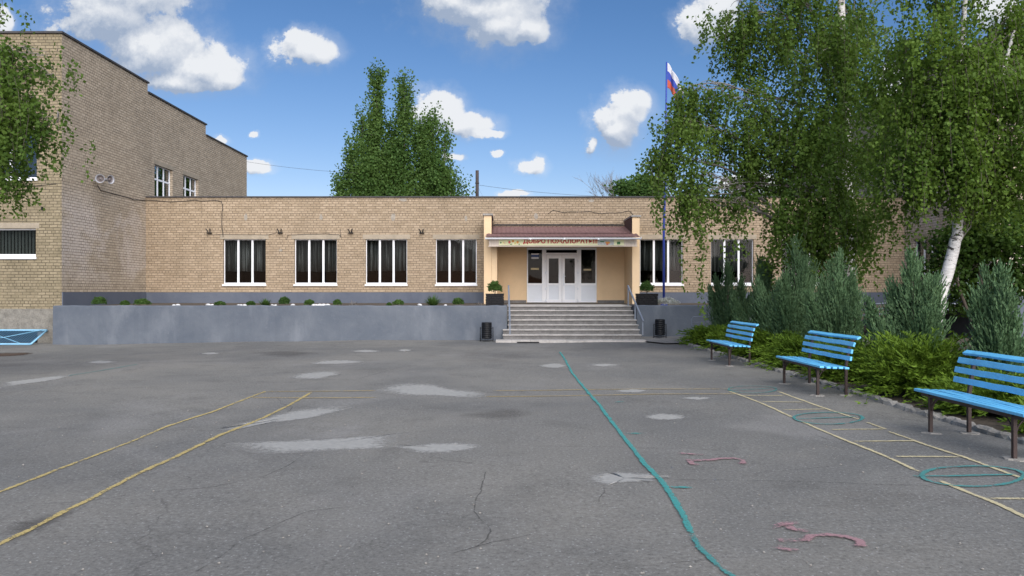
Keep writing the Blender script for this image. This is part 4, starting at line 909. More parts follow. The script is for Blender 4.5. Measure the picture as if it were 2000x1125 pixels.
# ------------------------------------------------------------------ benches
def make_bench():
    t = thing('park_bench', '', 'bench'); L = 1.86
    def slat(name, c, w, h, tilt):
        mb = MB(); ca, sa = math.cos(tilt), math.sin(tilt); n = 8; vs = []; rnd = random.Random(int(c[0] * 1000) + int(c[1] * 1000))
        e = rnd.uniform(-.02, .02)
        for k in range(n + 1):
            y = -L / 2 + e + L * k / n; wv = rnd.gauss(0, .0018)
            for a, b in ((-w/2,-h/2),(w/2,-h/2),(w/2,h/2),(-w/2,h/2)): vs.append((c[0] + a * ca - b * sa, y, c[1] + wv + a * sa + b * ca))
        mb.add(vs, [(k*4+j, k*4+(j+1) % 4, (k+1)*4+(j+1) % 4, (k+1)*4+j) for k in range(n) for j in range(4)] + [(3,2,1,0), tuple(n*4+j for j in range(4))])
        mb.build(name, MAT['slat'], t, .006)
    for k in range(5): slat('seat_slat', (-.10 + k * .094, .452 - .004 * k), .066, .032, R(-2))
    for x, z, ti in ((.345, .578, R(80)), (.362, .690, R(78)), (.388, .802, R(72)), (.462, .892, R(30))): slat('back_slat', (x, z), .068, .032, ti)
    for y in (-.70, .70):
        s = .018
        MB().box(-.075 - s, -.075 + s, y - s, y + s, 0, .415).build('leg', MAT['brown'], t)
        mb = MB(); mb.bar((.365, y, 0), (.365, y, .44), .036, .036, (0, 1, 0)); mb.bar((.365, y, .44), (.42, y, .80), .036, .036, (0, 1, 0)); mb.bar((.42, y, .80), (.49, y, .862), .036, .03, (0, 1, 0)); mb.build('leg', MAT['brown'], t)
        MB().box(-.11, .345, y - .016, y + .016, .4155, .434).build('seat_support', MAT['brown'], t)
        mb = MB(); sg = 1 if y < 0 else -1
        mb.tube([(-.075, y + sg * (.02 + .16 * (1 - math.cos(a))), .24 + .16 * math.sin(a)) for a in [k * math.pi / 16 for k in range(9)]], .009, 6); mb.tube([(-.055 + .16 * (1 - math.cos(a)), y, .24 + .165 * math.sin(a)) for a in [k * math.pi / 16 for k in range(9)]], .009, 6); mb.build('brace', MAT['brown'], t)
    MB().box(-.095, -.055, -.86, .86, .395, .433).build('seat_rail', MAT['brown'], t); MB().box(.325, .3445, -.72, .72, .395, .433).build('seat_rail', MAT['brown'], t)
    return t
bench = make_bench()
for i, (y, l) in enumerate(((7.79, 'sky blue slatted bench nearest the camera, cut by the picture edge'), (12.27, 'sky blue slatted bench in the middle of the row by the kerb'), (16.87, 'sky blue slatted bench farthest away, nearest the steps'))):
    o = bench if i == 0 else copy_tree(bench)
    o.location = (4.92, y, gz(4.92, y) + .004); o['label'] = l; o['group'] = 'blue benches along the kerb'
    for dx, dy in ((-.075, -.7), (-.075, .7), (.365, -.7), (.365, .7)):
        c = Vector((4.92 + dx, y + dy, 0)); rnd = random.Random(int(y * 10 + dx * 100 + dy)); mb = MB(); pts = [(c.x + math.cos(a) * rnd.uniform(.07, .12), c.y + math.sin(a) * rnd.uniform(.07, .12)) for a in [k * math.pi / 7 for k in range(14)]]
        top = [(px_, py_, gz(px_, py_) + .010) for px_, py_ in pts]; bot = [(c.x + (px_ - c.x) * 1.12, c.y + (py_ - c.y) * 1.12, gz(px_, py_) - .02) for px_, py_ in pts]
        mb.add(top + bot, [tuple(range(14))] + [(k, 14 + k, 14 + (k+1) % 14, (k+1) % 14) for k in range(14)])
        struct(mb.build('concrete_pad', MAT['kerb']), 'small concrete foot pad under a bench leg', 'pad')['group'] = 'foot pads of the benches'

# ------------------------------------------------------------------ bins and planters
def bin_(x, y, z, label):
    t = thing('litter_bin', label, 'bin', (x, y, z), 'black ribbed litter bins')
    prof = [(.001, .09), (.15, .09)]
    for k in range(8):
        h = .09 + k * .063; prof += [(.165, h + .005), (.172, h + .03), (.165, h + .055), (.150, h + .06)]
    prof += [(.166, .60), (.168, .618), (.155, .618), (.148, .58), (.14, .12)]
    MB().lathe((x, y, z), (0, 0, 1), prof, 28).build('drum', MAT['black'], t)
    for s in (-1, 1):
        mb = MB(); mb.tube([(x + s * .205, y, z), (x + s * .205, y, z + .46)], .013, 8); mb.tube([(x + s * .205, y, z + .44), (x + s * .165, y, z + .44)], .011, 6); mb.build('post', MAT['black'], t)
    MB().box(x - .20, x + .20, y - .012, y + .012, z + .035, z + .055).build('crossbar', MAT['black'], t)
bin_(X_(950.5, 24.1), 24.1, gz(-.65, 24.1), 'black ribbed litter bin left of the steps')
bin_(X_(1289, 24.8), 24.8, .075, 'black ribbed litter bin right of the steps on pale concrete')
def leaves(name, C, A, L, Wd, mat, parent=None, seed=0, fold=0.0):
    """many leaf-sized faces: C bases, A axes (unit), L lengths, Wd half widths"""
    rs = np.random.RandomState(seed); n = len(C); o0 = np.array(wloc(parent)) if parent else np.zeros(3)
    r = rs.normal(size=(n, 3)); b = np.cross(A, r); b /= np.linalg.norm(b, axis=1, keepdims=True) + 1e-9
    nn = np.cross(A, b); L = np.broadcast_to(L, (n,))[:, None]; Wd = np.broadcast_to(Wd, (n,))[:, None]
    v = np.empty((n, 4, 3)); v[:, 0] = C; v[:, 1] = C + A * L * .45 + b * Wd + nn * Wd * fold; v[:, 2] = C + A * L; v[:, 3] = C + A * L * .45 - b * Wd + nn * Wd * fold
    v = (v - o0).reshape(-1, 3)
    me = bpy.data.meshes.new(name); me.vertices.add(n * 4); me.loops.add(n * 4); me.polygons.add(n)
    me.vertices.foreach_set('co', v.astype(np.float32).ravel()); me.loops.foreach_set('vertex_index', np.arange(n * 4, dtype=np.int32))
    me.polygons.foreach_set('loop_start', np.arange(0, n * 4, 4, dtype=np.int32)); me.update(calc_edges=True); me.materials.append(mat)
    return link(name, me, parent)
def unit(a): return a / (np.linalg.norm(a, axis=1, keepdims=True) + 1e-9)
def bushball(parent, c, rx, rz_, n, lsz, mat, seed, name='foliage'):
    rs = np.random.RandomState(seed); d = unit(rs.normal(size=(n, 3))); d[:, 2] = np.where(d[:, 2] < -.2, -d[:, 2], d[:, 2])
    lump = 1 + .18 * np.sin(d[:, 0] * 5 + seed) * np.cos(d[:, 1] * 4 + d[:, 2] * 5)
    rr = rs.uniform(.45, 1.0, n) ** .6 * lump
    C = np.array(c) + d * np.array([rx, rx, rz_]) * rr[:, None]
    A = unit(d * .7 + rs.normal(size=(n, 3)) * .6 + np.array([0, 0, .4])); return leaves(name, C, A, rs.uniform(.7, 1.3, n) * lsz, lsz * .32, mat, parent, seed, .3)
def planter(x, y, w, label, plabel, seed):
    z = ZT - .01; h = .43
    t = thing('planter_tub', label, 'planter', (x, y, z), 'black brick-pattern tubs')
    mb = MB(); rnd = random.Random(seed); hw = w / 2
    mb.box(x - hw + .02, x + hw - .02, y - hw + .02, y + hw - .02, z, z + h - .03)
    for r in range(5):
        for side_ in range(4):
            u = -hw + (.0 if r % 2 else -.07)
            while u < hw - .03:
                a, b = max(-hw, u), min(hw, u + .19 - .012); u += .19; pz = .012 * rnd.random(); z0, z1 = z + .01 + r * .082, z + .01 + r * .082 + .072
                if b - a < .03: continue
                if side_ == 0: mb.box(x + a, x + b, y - hw - pz, y - hw + .03, z0, z1)
                elif side_ == 1: mb.box(x + a, x + b, y + hw - .03, y + hw + pz, z0, z1)
                elif side_ == 2: mb.box(x - hw - pz - .001, x - hw + .03, y + a + .02, y + b - .02, z0, z1)
                else: mb.box(x + hw - .03, x + hw + pz + .001, y + a + .02, y + b - .02, z0, z1)
    mb.build('tub', MAT['blackbrick'], t, .006)
    mb = MB(); mb.box(x - hw - .015, x + hw + .015, y - hw - .015, y + hw + .015, z + h - .028, z + h); mb.build('rim', MAT['blackbrick'], t, .008)
    p = thing('potted_shrub', plabel, 'plant', (x, y, z + h))
    bushball(p, (x, y, z + h + .14), .22, .25, 900, .07, MAT['shrub'], seed)
    MB().tube([(x, y, z + h - .05), (x + .02, y, z + h + .2)], .015, 6).build('stem', MAT['bark'], p)
planter(X_(966.5, 25.5), 25.5, .60, 'black brick-pattern tub left of the top of the steps', 'leafy green shrub growing in the left black tub', 3)
planter(X_(1263, 26.0), 26.0, .66, 'black brick-pattern tub right of the top of the steps', 'leafy green shrub growing in the right black tub', 4)

# ------------------------------------------------------------------ low plants on the terrace
def spiky(parent, c, h, n, mat, seed, w=.016, spread=.9):
    rs = np.random.RandomState(seed); d = rs.normal(size=(n, 3)) * np.array([spread, spread, .3]) + np.array([0, 0, 1.0]); A = unit(d)
    C = np.tile(np.array(c), (n, 1)) + rs.normal(size=(n, 3)) * np.array([.05, .05, .01]); return leaves('foliage', C, A, rs.uniform(.6, 1.1, n) * h, w, mat, parent, seed, .2)
DB = 25.35
for i, (px, kind, r, h, l) in enumerate((
 (194,'ball',.22,.26,'round dark green shrub nearest the left wing on the terrace'), (244,'ball',.14,.14,'tiny low green shrub beside the round dark one'), (278,'ball',.26,.20,'wide loose light green shrub on the terrace at the left'),
 (430,'ball',.18,.12,'low flat green plant under the leftmost facade window'), (490,'ball',.14,.13,'small round shrub under the right edge of the leftmost window'), (518,'spike',.2,.26,'spiky light green tuft between the first and second windows'),
 (555,'ball',.18,.25,'round green shrub left of the second facade window'), (604,'ball',.16,.17,'low rounded shrub under the second facade window'), (659,'ball',.13,.18,'small rounded shrub at the right edge of the second window'),
 (690,'twig',.2,.24,'thin twiggy grey plant between the second and third windows'), (760,'ball',.07,.08,'tiny dark plant under the third window'), (778,'ball',.18,.17,'flat green shrub under the third facade window'), (846,'spike',.3,.40,'tall spiky green tuft between the third and fourth windows'), (895,'ball',.19,.22,'round green shrub under the window beside the porch'), (935,'twig',.12,.18,'small dark purple twiggy plant beside the left tub'))):
    x = X_(px, DB); t = thing('terrace_plant', l, 'plant', (x, DB, ZT))
    if kind == 'ball': bushball(t, (x, DB, ZT + h * .4), r, h * .75, int(500 + 5000 * r), .04, MAT['shrub'], 70 + i)
    elif kind == 'spike': spiky(t, (x, DB, ZT), h * 1.1, 160, MAT['shrub'], 70 + i)
    else: spiky(t, (x, DB, ZT), h, 60, MAT['greybark'], 70 + i, .006)
rnd = random.Random(8)
for px in (340, 348, 407, 414, 466, 471, 478, 532, 538, 572, 612, 618, 624, 631, 640, 820, 870):
    x = X_(px, 25.15); r = rnd.uniform(.05, .09); mb = MB()
    pr = [(.001, -r * .4), (r * .8, -r * .3), (r * 1.1, 0), (r * .8, r * .45), (r * .3, r * .65), (.001, r * .66)]
    mb.lathe((x, 25.15, 1.150), (rnd.gauss(0, .2), rnd.gauss(0, .2), 1), pr, 9, False)
    tag(mb.build('white_stone', MAT['stone'], loc=(x, 25.15, 1.13)), 'small white stone lying on the terrace edge among the low plants', 'stone', 'white stones on the terrace')
t = thing('flowering_plant', 'low silvery white flowering plant at the foot of the flagpole', 'plant', (X_(1302, 26.2), 26.2, ZT))
c = (X_(1302, 26.2), 26.2, ZT + .08); bushball(t, c, .42, .16, 1500, .045, MAT['silver'], 91); spiky(t, c, .26, 120, MAT['silver'], 92, .008)
# grey tubular rack by the right wall
t = thing('tubular_rack', 'grey bent tube rack leaning by the right retaining wall', 'rack', (X_(1370, 24.6), 24.6, .08))
a, b = X_(1351, 24.6), X_(1392, 24.6)
mb = MB(); mb.tube([(a, 24.6, .05), (a, 24.6, .72), (a + .06, 24.62, .79), (b - .06, 24.62, .79), (b, 24.6, .72), (b, 24.6, .05)], .014, 8); mb.build('frame', MAT['rail'], t)
mb = MB(); mb.tube([(a, 24.6, .45), (b, 24.6, .48)], .010, 6); mb.tube([(a, 24.6, .60), (b, 24.6, .62)], .008, 6); mb.build('crossbar', MAT['rail'], t)
t = MB(); t.box(X_(1010, 23.45), X_(1053, 23.45), 23.38, 23.52, .0, .03); tag(t.build('drain_grating', MAT['black'], None, .004), 'dark drain grating at the foot of the steps', 'grating')

# ------------------------------------------------------------------ junipers
def juniper(h, rad, seed, sprays=1100):
    rs = np.random.RandomState(seed); C, A, L = [], [], []
    leaders = [(0.0, 0.0, 1.0)]
    for k in range(8):
        a = rs.uniform(0, 6.28); q = rs.uniform(.22, .80) * rad; leaders.append((math.cos(a) * q, math.sin(a) * q, 1 - .62 * (q / rad) + rs.normal() * .05))
    for i in range(sprays):
        lx, ly, lh = leaders[rs.randint(len(leaders))]
        t = rs.beta(1.15, 1.05); th = rs.uniform(0, 2 * np.pi)
        r0 = (1 - t) ** .8 * rad * .42 * rs.uniform(.05, 1)
        z0 = t * h * lh * .90 + .04; bow = t ** .7
        o = np.array([lx * bow + math.cos(th) * r0, ly * bow + math.sin(th) * r0, z0])
        ox, oy = lx + math.cos(th) * rad * .5, ly + math.sin(th) * rad * .5; on = math.hypot(ox, oy) + 1e-6
        tilt = rs.uniform(.10, .85) * (1 - .55 * t); d = np.array([ox / on * math.sin(tilt), oy / on * math.sin(tilt), math.cos(tilt)])
        sl = rs.uniform(.24, .52) * (1 - .3 * t) * (h / 2.5) ** .5
        k = 18; s = np.linspace(0, 1, k)[:, None]
        p = o + d * s * sl + np.array([ox / on, oy / on, 0]) * (s ** 2) * .05 * sl
        dj = unit(d + rs.normal(size=(k, 3)) * .36 * (1.15 - s)); C.append(p); A.append(dj); L.append(rs.uniform(.05, .10, k) * (1.15 - .45 * s[:, 0]))
    return np.vstack(C), np.vstack(A), np.concatenate(L)
def lowjun(rad, h, seed, sprays=520):
    rs = np.random.RandomState(seed); C, A, L = [], [], []
    for i in range(sprays):
        th = rs.uniform(0, 2 * np.pi); el = rs.uniform(.1, 1.25); ln = rs.uniform(.5, 1.05)
        o = np.array([rs.normal() * .16, rs.normal() * .16, .05]); ce, se = math.cos(el), math.sin(el)
        d = np.array([math.cos(th) * ce, math.sin(th) * ce, se]); k = 34; s = np.linspace(.18, 1, k)[:, None]
        p = o + d * s * ln * np.array([rad, rad, h * 1.15]) + np.array([math.cos(th) * .2 * rad, math.sin(th) * .2 * rad, -.28 * h]) * s ** 3 * ln
        sd = np.where(rs.rand(k, 1) < .5, -1, 1) * np.array([-math.sin(th), math.cos(th), 0]); d2 = d + np.array([0, 0, -.5]) * s ** 2
        dj = unit(d2 + sd * rs.uniform(.2, .8, (k, 1)) + rs.normal(size=(k, 3)) * .25 + np.array([0, 0, .15])); C.append(p); A.append(dj); L.append(rs.uniform(.07, .15, k) * (1.2 - .45 * s[:, 0]))
    return np.vstack(C), np.vstack(A), np.concatenate(L)
JX = 6.95
for i, (px, top, wpx, l) in enumerate(((1420,509,78,'narrow blue green juniper farthest along the bed, nearest the right bin'), (1485,499,84,'blue green juniper second from the far end of the bed'), (1552,462,104,'tallest pointed blue green juniper behind the far bench'),
        (1640,494,108,'blue green juniper behind the middle bench'), (1782,492,160,'broad blue green juniper before the white birch trunk'), (1955,520,165,'open feathery blue green juniper behind the nearest bench'))):
    D = JX * F / (px - VX); h = Z_(top, D); rad = wpx / 2 * D / F * (1.65 if i < 4 else 1.4)
    t = thing('juniper', l, 'juniper', (JX, D, 0), 'upright junipers in the bed')
    C, A, L = juniper(h, rad, 11 + i, 2400 if i < 5 else 1200); C = C + np.array([JX, D, 0]); leaves('foliage', C, A, L, .011, MAT['jun'], t, i)
    MB().tube([(JX, D, -.05), (JX + .02, D, h * .5), (JX, D, h * .85)], [.06, .035, .01], 7).build('trunk', MAT['bark'], t)
for i, (x, y, rad, h, l) in enumerate(((6.25, 22.6, .85, .62, 'flat spreading green juniper at the far corner of the bed'), (6.35, 20.3, .80, .75, 'spreading green juniper behind the far bench'), (6.30, 18.0, .85, .80, 'spreading green juniper to the right of the far bench'),
        (6.25, 15.6, .85, .82, 'spreading green juniper left of the middle bench'), (6.3, 13.5, .75, .80, 'spreading green juniper directly behind the middle bench'), (6.32, 11.4, .98, 1.15, 'tall bushy green juniper between the middle and nearest benches'), (6.45, 9.7, .75, .60, 'small green juniper behind the far end of the nearest bench'), (6.5, 8.1, .6, .45, 'lowest green juniper under the nearest bench back'))):
    t = thing('spreading_juniper', l, 'juniper', (x, y, .02), 'low junipers along the kerb')
    C, A, L = lowjun(rad, h, 31 + i, 620); C = C + np.array([x, y, .02]); C[:, 2] = np.maximum(C[:, 2], .03); leaves('foliage', C, A, L, .012, MAT['low'], t, 40 + i)
    mb = MB(); rs = random.Random(i)
    for k in range(6):
        a = rs.uniform(0, 6.28); mb.tube([(x, y, 0), (x + math.cos(a) * rad * .4, y + math.sin(a) * rad * .4, h * .35)], [.025, .01], 5)
    mb.build('stem', MAT['bark'], t)

# ------------------------------------------------------------------ trees
def bez(a, b, c, d, n):
    a, b, c, d = map(Vector, (a, b, c, d)); return [a*(1-t)**3 + b*3*t*(1-t)**2 + c*3*t*t*(1-t) + d*t**3 for t in [k / n for k in range(n + 1)]]
def weeping(name, label, trunk, tr, blobs, mat, barkm, seed, lsz=.055, extra_trunks=(), gap=.045, limbm=None, group=None, forks=True):
    """birch: blobs are (x, y, z, rx, ry, rz, strands, length) clumps of hanging twigs joined to the trunk by limbs"""
    rs = np.random.RandomState(seed); rnd = random.Random(seed)
    t = thing(name, label, 'tree', trunk[0], group); tp = [Vector(p) for p in trunk]
    mb = MB(); dense = []
    for a, b, r0, r1 in zip(tp, tp[1:], tr, tr[1:]):
        for k in range(6): dense.append((a.lerp(b, k / 6) + Vector((rnd.gauss(0, .012), rnd.gauss(0, .012), 0)), r0 + (r1 - r0) * k / 6))
    dense.append((tp[-1], tr[-1])); mb.tube([p for p, r in dense], [r for p, r in dense], 14)
    for pts, rr in extra_trunks: mb.tube(pts, rr, 12)
    mb.build('trunk', barkm, t)
    lm = MB(); tw = MB(); C, A = [], []
    for (x, y, z, rx, ry, rz_, ns, ln) in blobs:
        ns = max(8, int(ns * (.72 if seed == 5 else .82))); c = Vector((x, y, z)); zz = z - .25 * abs(x - tp[0].x) - .5 + rnd.gauss(0, .5)
        st = min((p for p, r in dense), key=lambda p: abs(p.z - zz)); dist = (c - st).length; r0 = min(.06, .010 + .008 * dist)
        cv = bez(st, st + Vector(((c.x - st.x) * .3, (c.y - st.y) * .3, dist * .18)), c + Vector((-(c.x - st.x) * .3, -(c.y - st.y) * .3, rz_ * .5)), c + Vector((0, 0, rz_ * .35)), 10)
        cv = [p + Vector((rnd.gauss(0, .05), rnd.gauss(0, .05), rnd.gauss(0, .05))) if 0 < k < 10 else p for k, p in enumerate(cv)]
        lm.tube(cv, [r0 * (1 - .8 * k / 10) for k in range(11)], 6)
        subs = []
        for k in range(7):
            d = unit(rs.normal(size=(1, 3)))[0]; e = c + Vector((d[0] * rx * .8, d[1] * ry * .8, abs(d[2]) * rz_ * .7)); s = cv[rnd.randint(4, 10)]
            pt = bez(s, s.lerp(e, .4) + Vector((0, 0, .25)), s.lerp(e, .8) + Vector((0, 0, .2)), e, 6); lm.tube(pt, [.016 * (1 - .75 * q / 6) for q in range(7)], 4); subs += pt[2:]
        sub = np.array([tuple(p) for p in subs])
        dk = unit(rs.normal(size=(max(5, ns // 11), 3))) * rs.uniform(.15, 1, (max(5, ns // 11), 1)) ** .5; cen = np.array([x, y, z]) + dk * np.array([rx, ry, rz_])
        for k in range(ns):
            if rs.rand() < .2: o = sub[rs.randint(len(sub))] + rs.normal(size=3) * .12
            else:
                o = cen[rs.randint(len(cen))] + rs.normal(size=3) * np.array([.21, .21, .14])
            L = ln * (rs.uniform(.25, .95) if rs.rand() < .82 else rs.uniform(1.0, 1.6)); n = max(4, int(L / gap)); s = np.linspace(0, 1, n)
            out = np.array([o[0] - tp[0].x, o[1] - tp[0].y, 0]); out = out / (np.linalg.norm(out) + .1) * rs.uniform(0, .35); sw = rs.normal(size=2) * .10 * L
            P = np.stack([o[0] + out[0] * s ** .5 * L * .5 + sw[0] * s * s, o[1] + out[1] * s ** .5 * L * .5 + sw[1] * s * s, o[2] - L * s + .12 * L * np.sin(s * 2.2)], 1)
            if rs.rand() < .5: idx = np.linspace(0, n - 1, 4).astype(int); lm.cur = 1; lm.tube([P[q] for q in idx], [.0045, .004, .003, .002], 3, False); lm.cur = 0
            rep = 1 + (rs.rand(n) < .7); Q = np.repeat(P, rep, 0); m_ = len(Q)
            Q = Q + rs.normal(size=(m_, 3)) * np.array([.065, .065, .035]); C.append(Q)
            a_ = rs.normal(size=(m_, 3)) * .75 + np.array([0, 0, -.75]); A.append(unit(a_))
    lm.build('branches', [limbm or MAT['greybark'], MAT['twig']], t)
    C, A = np.vstack(C), np.vstack(A); leaves('crown', C, A, rs.uniform(.7, 1.25, len(C)) * lsz, rs.uniform(.8, 1.2, len(C)) * lsz * .40, mat, t, seed, .25)
    return t, len(C)
def BL_(D, items, dref=1.0):
    out = []
    for (px, py, rx, ry, dd, ns, ln) in items:
        d = D + dd; out.append((X_(px, d), d, Z_(py, d), rx * d / F, min(rx, ry) * d / F * dref + .25, ry * d / F, ns, ln))
    return out
D1 = 19.5; b0 = X_(1652, D1)
cnt = []
cnt.append(weeping('birch_tree', 'large weeping birch whose hanging twigs reach over the flag and the facade', [(b0, D1, 0), (b0 + .05, D1, 3.0), (b0 - .02, D1, 6.0), (b0 - .12, D1, 9.5), (b0 - .1, D1, 13)], [.20, .17, .13, .09, .03],
  BL_(D1, [(1356,186,26,24,-.2,90,.6),(1330,270,60,70,-.3,150,1.3),(1302,330,28,40,-.2,52,.9),(1400,220,75,60,0,170,1.2),(1355,350,50,22,-.4,54,1.2),(1420,372,40,20,-.3,26,1.3),(1372,385,20,16,-.6,26,2.2),(1345,395,14,12,-.6,10,1.6),(1425,400,16,12,-.6,12,1.7),(1455,330,50,50,.2,80,1.2),
   (1500,250,70,90,-.2,190,1.2),(1470,70,62,62,.2,140,1.2),(1440,30,45,40,.1,60,1.1),(1545,20,80,80,0,210,1.2),(1600,140,90,100,-.6,300,1.2),(1590,300,95,100,-.8,330,1.2),(1560,400,60,45,-.9,120,1.2),(1640,420,95,50,-1.0,230,1.2),
   (1690,60,85,85,.3,230,1.2),(1700,230,75,110,.4,230,1.2),(1600,-110,130,90,0,200,1.2),(1540,470,45,25,-.8,40,.9),(1620,480,60,25,-.9,70,.8)]), MAT['leaf1'], MAT['birch'], 5, .090))
D2 = 14.6; q = lambda px, py: (X_(px, D2), D2, Z_(py, D2))
cnt.append(weeping('birch_tree', 'leaning white birch with a forked trunk behind the broad juniper', [(X_(1818, D2), D2, 0), q(1835,585), q(1858,500), q(1874,438), q(1872,380), q(1866,250), q(1880,60), q(1890,-100)], [.135, .12, .108, .10, .075, .06, .05, .03],
  BL_(D2, [(1800,110,85,95,.3,300,.9),(1790,250,80,80,.4,250,.9),(1890,170,90,110,-.4,380,.9),(1850,310,100,55,-.3,270,.8),(1950,300,80,75,-.5,280,.8),(1985,200,60,110,-.3,230,.9),(2010,60,75,90,.5,260,.9),(1880,-60,120,70,0,200,.9),(1760,340,50,50,.5,120,.8),(1930,385,70,25,-.2,110,.5)]), MAT['leaf2'], MAT['birch'], 6, .076,
  extra_trunks=[([q(1872,445), q(1890,400), q(1915,300), q(1950,180), q(1980,60)], [.07, .06, .05, .04, .03])], gap=.04))
D3 = 14.0
cnt.append(weeping('birch_tree', 'weeping birch reaching in from the left edge across the left wing', [(X_(-260, D3), D3, -.1), (X_(-255, D3), D3, 3), (X_(-240, D3), D3, 6), (X_(-200, D3), D3, 9)], [.2, .17, .12, .04],
  BL_(D3, [(0,120,62,34,0,130,.7),(20,185,56,55,-.2,150,.8),(-10,265,50,65,.2,140,.8),(48,240,34,45,-.3,50,.7),(84,115,22,18,.1,24,.5),(104,150,14,18,.1,12,.6),(112,250,8,30,0,9,.8),(0,30,12,10,0,12,.5),(10,345,30,24,.1,70,.4),(-90,150,90,110,.3,220,.8),(-120,300,90,60,0,150,.8)]), MAT['leaf1'], MAT['birch'], 7, .076, gap=.04))
D4 = 18.5
def broadleaf(name, label, base, stems, blobs, mat, seed, lsz, n_per, group=None, barkm='bark'):
    rs = np.random.RandomState(seed); rnd = random.Random(seed); t = thing(name, label, 'tree', base, group)
    mb = MB()
    for pts, rr in stems: mb.tube(pts, rr, 8)
    C, A = [], []; lm = mb
    top = Vector(stems[0][0][-1])
    for (x, y, z, rx, ry, rz_, ns, ln) in blobs:
        c = Vector((x, y, z)); st = min((Vector(p) for s in stems for p in s[0]), key=lambda p: (p - c).length + (3 if p.z > c.z else 0)); lm.tube(bez(st, st.lerp(c, .3) + Vector((0, 0, .3)), st.lerp(c, .7), c, 6), [.035 * (1 - .12 * k) for k in range(7)], 5)
        for k in range(ns):
            d = unit(rs.normal(size=(1, 3)))[0] * rs.uniform(.2, 1) ** .45; o = np.array([x, y, z]) + d * np.array([rx, ry, rz_]); m_ = n_per
            Q = o + rs.normal(size=(m_, 3)) * np.array([.16, .16, .07]) * ln; C.append(Q); A.append(unit(rs.normal(size=(m_, 3)) + np.array([0, 0, -.3]) + d * .8))
    mb.build('trunk', MAT[barkm], t); C, A = np.vstack(C), np.vstack(A); leaves('crown', C, A, rs.uniform(.7, 1.3, len(C)) * lsz, rs.uniform(.8, 1.2, len(C)) * lsz * .48, mat, t, seed, .2); cnt.append((t, len(C)))
    return t
b4 = X_(1915, D4)
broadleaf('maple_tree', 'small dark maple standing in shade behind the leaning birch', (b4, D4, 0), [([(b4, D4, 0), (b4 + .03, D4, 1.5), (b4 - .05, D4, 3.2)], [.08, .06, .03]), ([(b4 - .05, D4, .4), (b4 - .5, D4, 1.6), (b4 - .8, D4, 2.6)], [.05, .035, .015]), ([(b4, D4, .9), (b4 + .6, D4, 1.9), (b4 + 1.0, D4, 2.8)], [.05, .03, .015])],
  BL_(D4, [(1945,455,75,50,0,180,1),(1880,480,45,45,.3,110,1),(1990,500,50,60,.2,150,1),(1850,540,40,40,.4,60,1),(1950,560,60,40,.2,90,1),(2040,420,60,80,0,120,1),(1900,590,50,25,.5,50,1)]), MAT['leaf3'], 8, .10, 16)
# poplars behind the main block
D5 = 58.0
def poplar(label, spires, seed):
    rs = np.random.RandomState(seed); x0 = X_(spires[0][0], D5); t = thing('poplar_tree', label, 'tree', (x0, D5, 0)); st = MB(); C, A = [], []
    for (px, top, wpx, dd, n) in spires:
        d = D5 + dd; x = X_(px, d); zt = Z_(top, d) - .6; hw = wpx * d / F * 1.25; zb = 1.5; lean = (x - x0) * .35
        st.tube([(x - lean * .9, d, zb - 1.5), (x - lean * .4, d, 5), (x, d, zt * .75), (x, d, zt - .6)], [.28, .2, .09, .03], 6)
        for k in range(n):
            u = rs.beta(1.5, 1.15); z = zb + (zt - zb) * u; prof = hw * min(1, 1.45 * (1 - u) ** .85) * (.8 + .25 * math.sin(u * 9 + seed + px)); th = rs.uniform(0, 6.283)
            r0 = prof * rs.uniform(0, .85); xx = x - lean * max(0, .5 - u); ln = rs.uniform(.9, 2.1); m_ = 24; s = np.linspace(0, 1, m_)[:, None]
            o = np.array([xx + math.cos(th) * r0, d + math.sin(th) * r0, z - ln * .5]); dr = np.array([math.cos(th) * .30, math.sin(th) * .30, 1.0])
            Q = o + dr * s * ln + rs.normal(size=(m_, 3)) * np.array([.20, .20, .12]); C.append(Q); A.append(unit(rs.normal(size=(m_, 3)) + np.array([0, 0, .2])))
    st.build('trunk', MAT['greybark'], t); C, A = np.vstack(C), np.vstack(A); leaves('crown', C, A, rs.uniform(.7, 1.3, len(C)) * .21, .080, MAT['poplar'], t, seed, .2); cnt.append((t, len(C)))
poplar('tall poplar with several pointed spires behind the flat roof', [(736,124,34,0,330),(790,141,36,-.5,380),(764,226,30,.3,150),(708,192,20,.4,130),(726,222,34,-.3,240),(846,204,22,0,200),(868,232,16,-.3,110),(824,224,36,-.4,300),(772,272,74,-.6,480),(846,292,44,-.8,320),(726,300,52,-1,340)], 3)
poplar('lower loose poplar at the left of the tall spires', [(690,266,34,-2,240),(664,326,22,-2,90),(708,310,44,-2,260)], 4)
poplar('lower poplar at the right of the tall spires', [(880,322,30,-1.5,160),(905,345,18,-1.5,60),(862,312,36,-1.5,180)], 5)
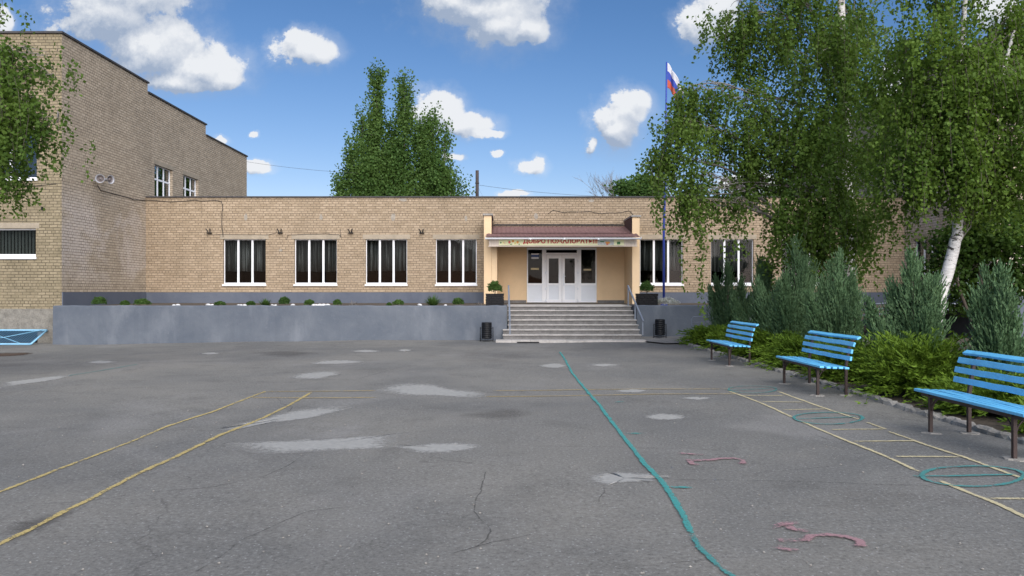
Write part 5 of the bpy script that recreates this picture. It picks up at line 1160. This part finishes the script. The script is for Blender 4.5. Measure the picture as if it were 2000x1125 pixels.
# bare tree and a bush behind the roof at the right
def bare(px, top, D, seed, label):
    rnd = random.Random(seed); x = X_(px, D); t = thing('bare_tree', label, 'tree', (x, D, 0)); st, br = MB(), MB(); zt = Z_(top, D)
    st.tube([(x, D, 0), (x + .1, D, 3), (x, D, 5.5)], [.22, .17, .11], 8); st.build('trunk', MAT['greybark'], t)
    def grow(p, d, L, r, lv):
        e = p + d * L; m = p.lerp(e, .5) + Vector((rnd.gauss(0, .06 * L), rnd.gauss(0, .06 * L), 0)); br.tube([p, m, e], [r, r * .8, r * .6], 4, False)
        if lv:
            for k in range(rnd.randint(3, 4)):
                nd = (d + Vector((rnd.gauss(0, .42), rnd.gauss(0, .42), rnd.uniform(-.05, .45)))).normalized(); grow(p.lerp(e, rnd.uniform(.45, 1)), nd, L * rnd.uniform(.55, .8), r * .6, lv - 1)
    for k in range(6): grow(Vector((x, D, 4.2 + k * .25)), Vector((rnd.uniform(-.7, .7), rnd.uniform(-.4, .4), 1)).normalized(), (zt - 5) * .36, .06, 4)
    br.build('branch', MAT['greybark'], t)
bare(1238, 285, 48, 3, 'leafless grey tree behind the roof near the flagpole')
D6 = 44.0; b6 = X_(1240, D6)
broadleaf('small_tree', 'green bushy treetop just above the roof below the leafless tree', (b6, D6, 0), [([(b6, D6, 0), (b6, D6, 4), (b6, D6, 6)], [.15, .1, .05])], BL_(D6, [(1228,370,24,16,0,60,1.8),(1255,360,20,18,0,50,1.8),(1275,375,20,14,0,40,1.8),(1240,400,40,20,0,60,1.8)]), MAT['poplar'], 12, .16, 22)
for k, (px, py, D, w_, l) in enumerate(((1700,330,50,90,'broad green tree behind the roof at the right, seen through birch leaves'), (1560,365,52,60,'green tree behind the roof in the gap left of the birch trunk'))):
    b = X_(px, D); broadleaf('background_tree', l, (b, D, 0), [([(b, D, 0), (b, D, 4), (b, D, 7)], [.2, .15, .06])], BL_(D, [(px - w_ * .5, py + 20, w_ * .5, 30, 0, 90, 2.2), (px, py, w_ * .5, 34, 0, 110, 2.2), (px + w_ * .5, py + 15, w_ * .5, 32, 0, 100, 2.2)]), MAT['poplar'], 13 + k, .2, 24)

# ------------------------------------------------------------------ chimney pipe and wires above the roof
D7 = 38.0; x = X_(932, D7)
t = thing('flue_pipe', 'dark rusty flue pipe with guy wires standing on the flat roof', 'chimney', (x, D7, ZR))
MB().tube([(x, D7, ZR), (x, D7, Z_(333, D7))], .085, 14).build('pipe', MAT['rust'], t)
MB().lathe((x, D7, Z_(359, D7)), (0, 0, 1), [(.086, 0), (.105, .01), (.105, .06), (.086, .07)], 14).build('collar', MAT['rust'], t)
mb = MB()
for dx in (-.32, .36): mb.tube([(x, D7, Z_(361, D7)), (x + dx, D7, Z_(390, D7))], .005, 4)
mb.build('guy_wire', MAT['cable'], t)
def wire(a, b, D, sag, l):
    p0, p1 = Vector((X_(a[0], D), D, Z_(a[1], D))), Vector((X_(b[0], D), D, Z_(b[1], D))); mb = MB()
    mb.tube([p0.lerp(p1, k / 12) - Vector((0, 0, sag * (1 - (2 * k / 12 - 1) ** 2))) for k in range(13)], .009, 4); tag(mb.build('overhead_wire', MAT['cable']), l, 'wire')
wire((470,314), (700,338), 43.4, .1, 'thin overhead wire from the left wing to the poplars')
wire((932,361), (1250,385), 38.1, .15, 'thin overhead wire running right from the flue pipe')
print('LEAVES', [(t.name, n) for t, n in cnt])
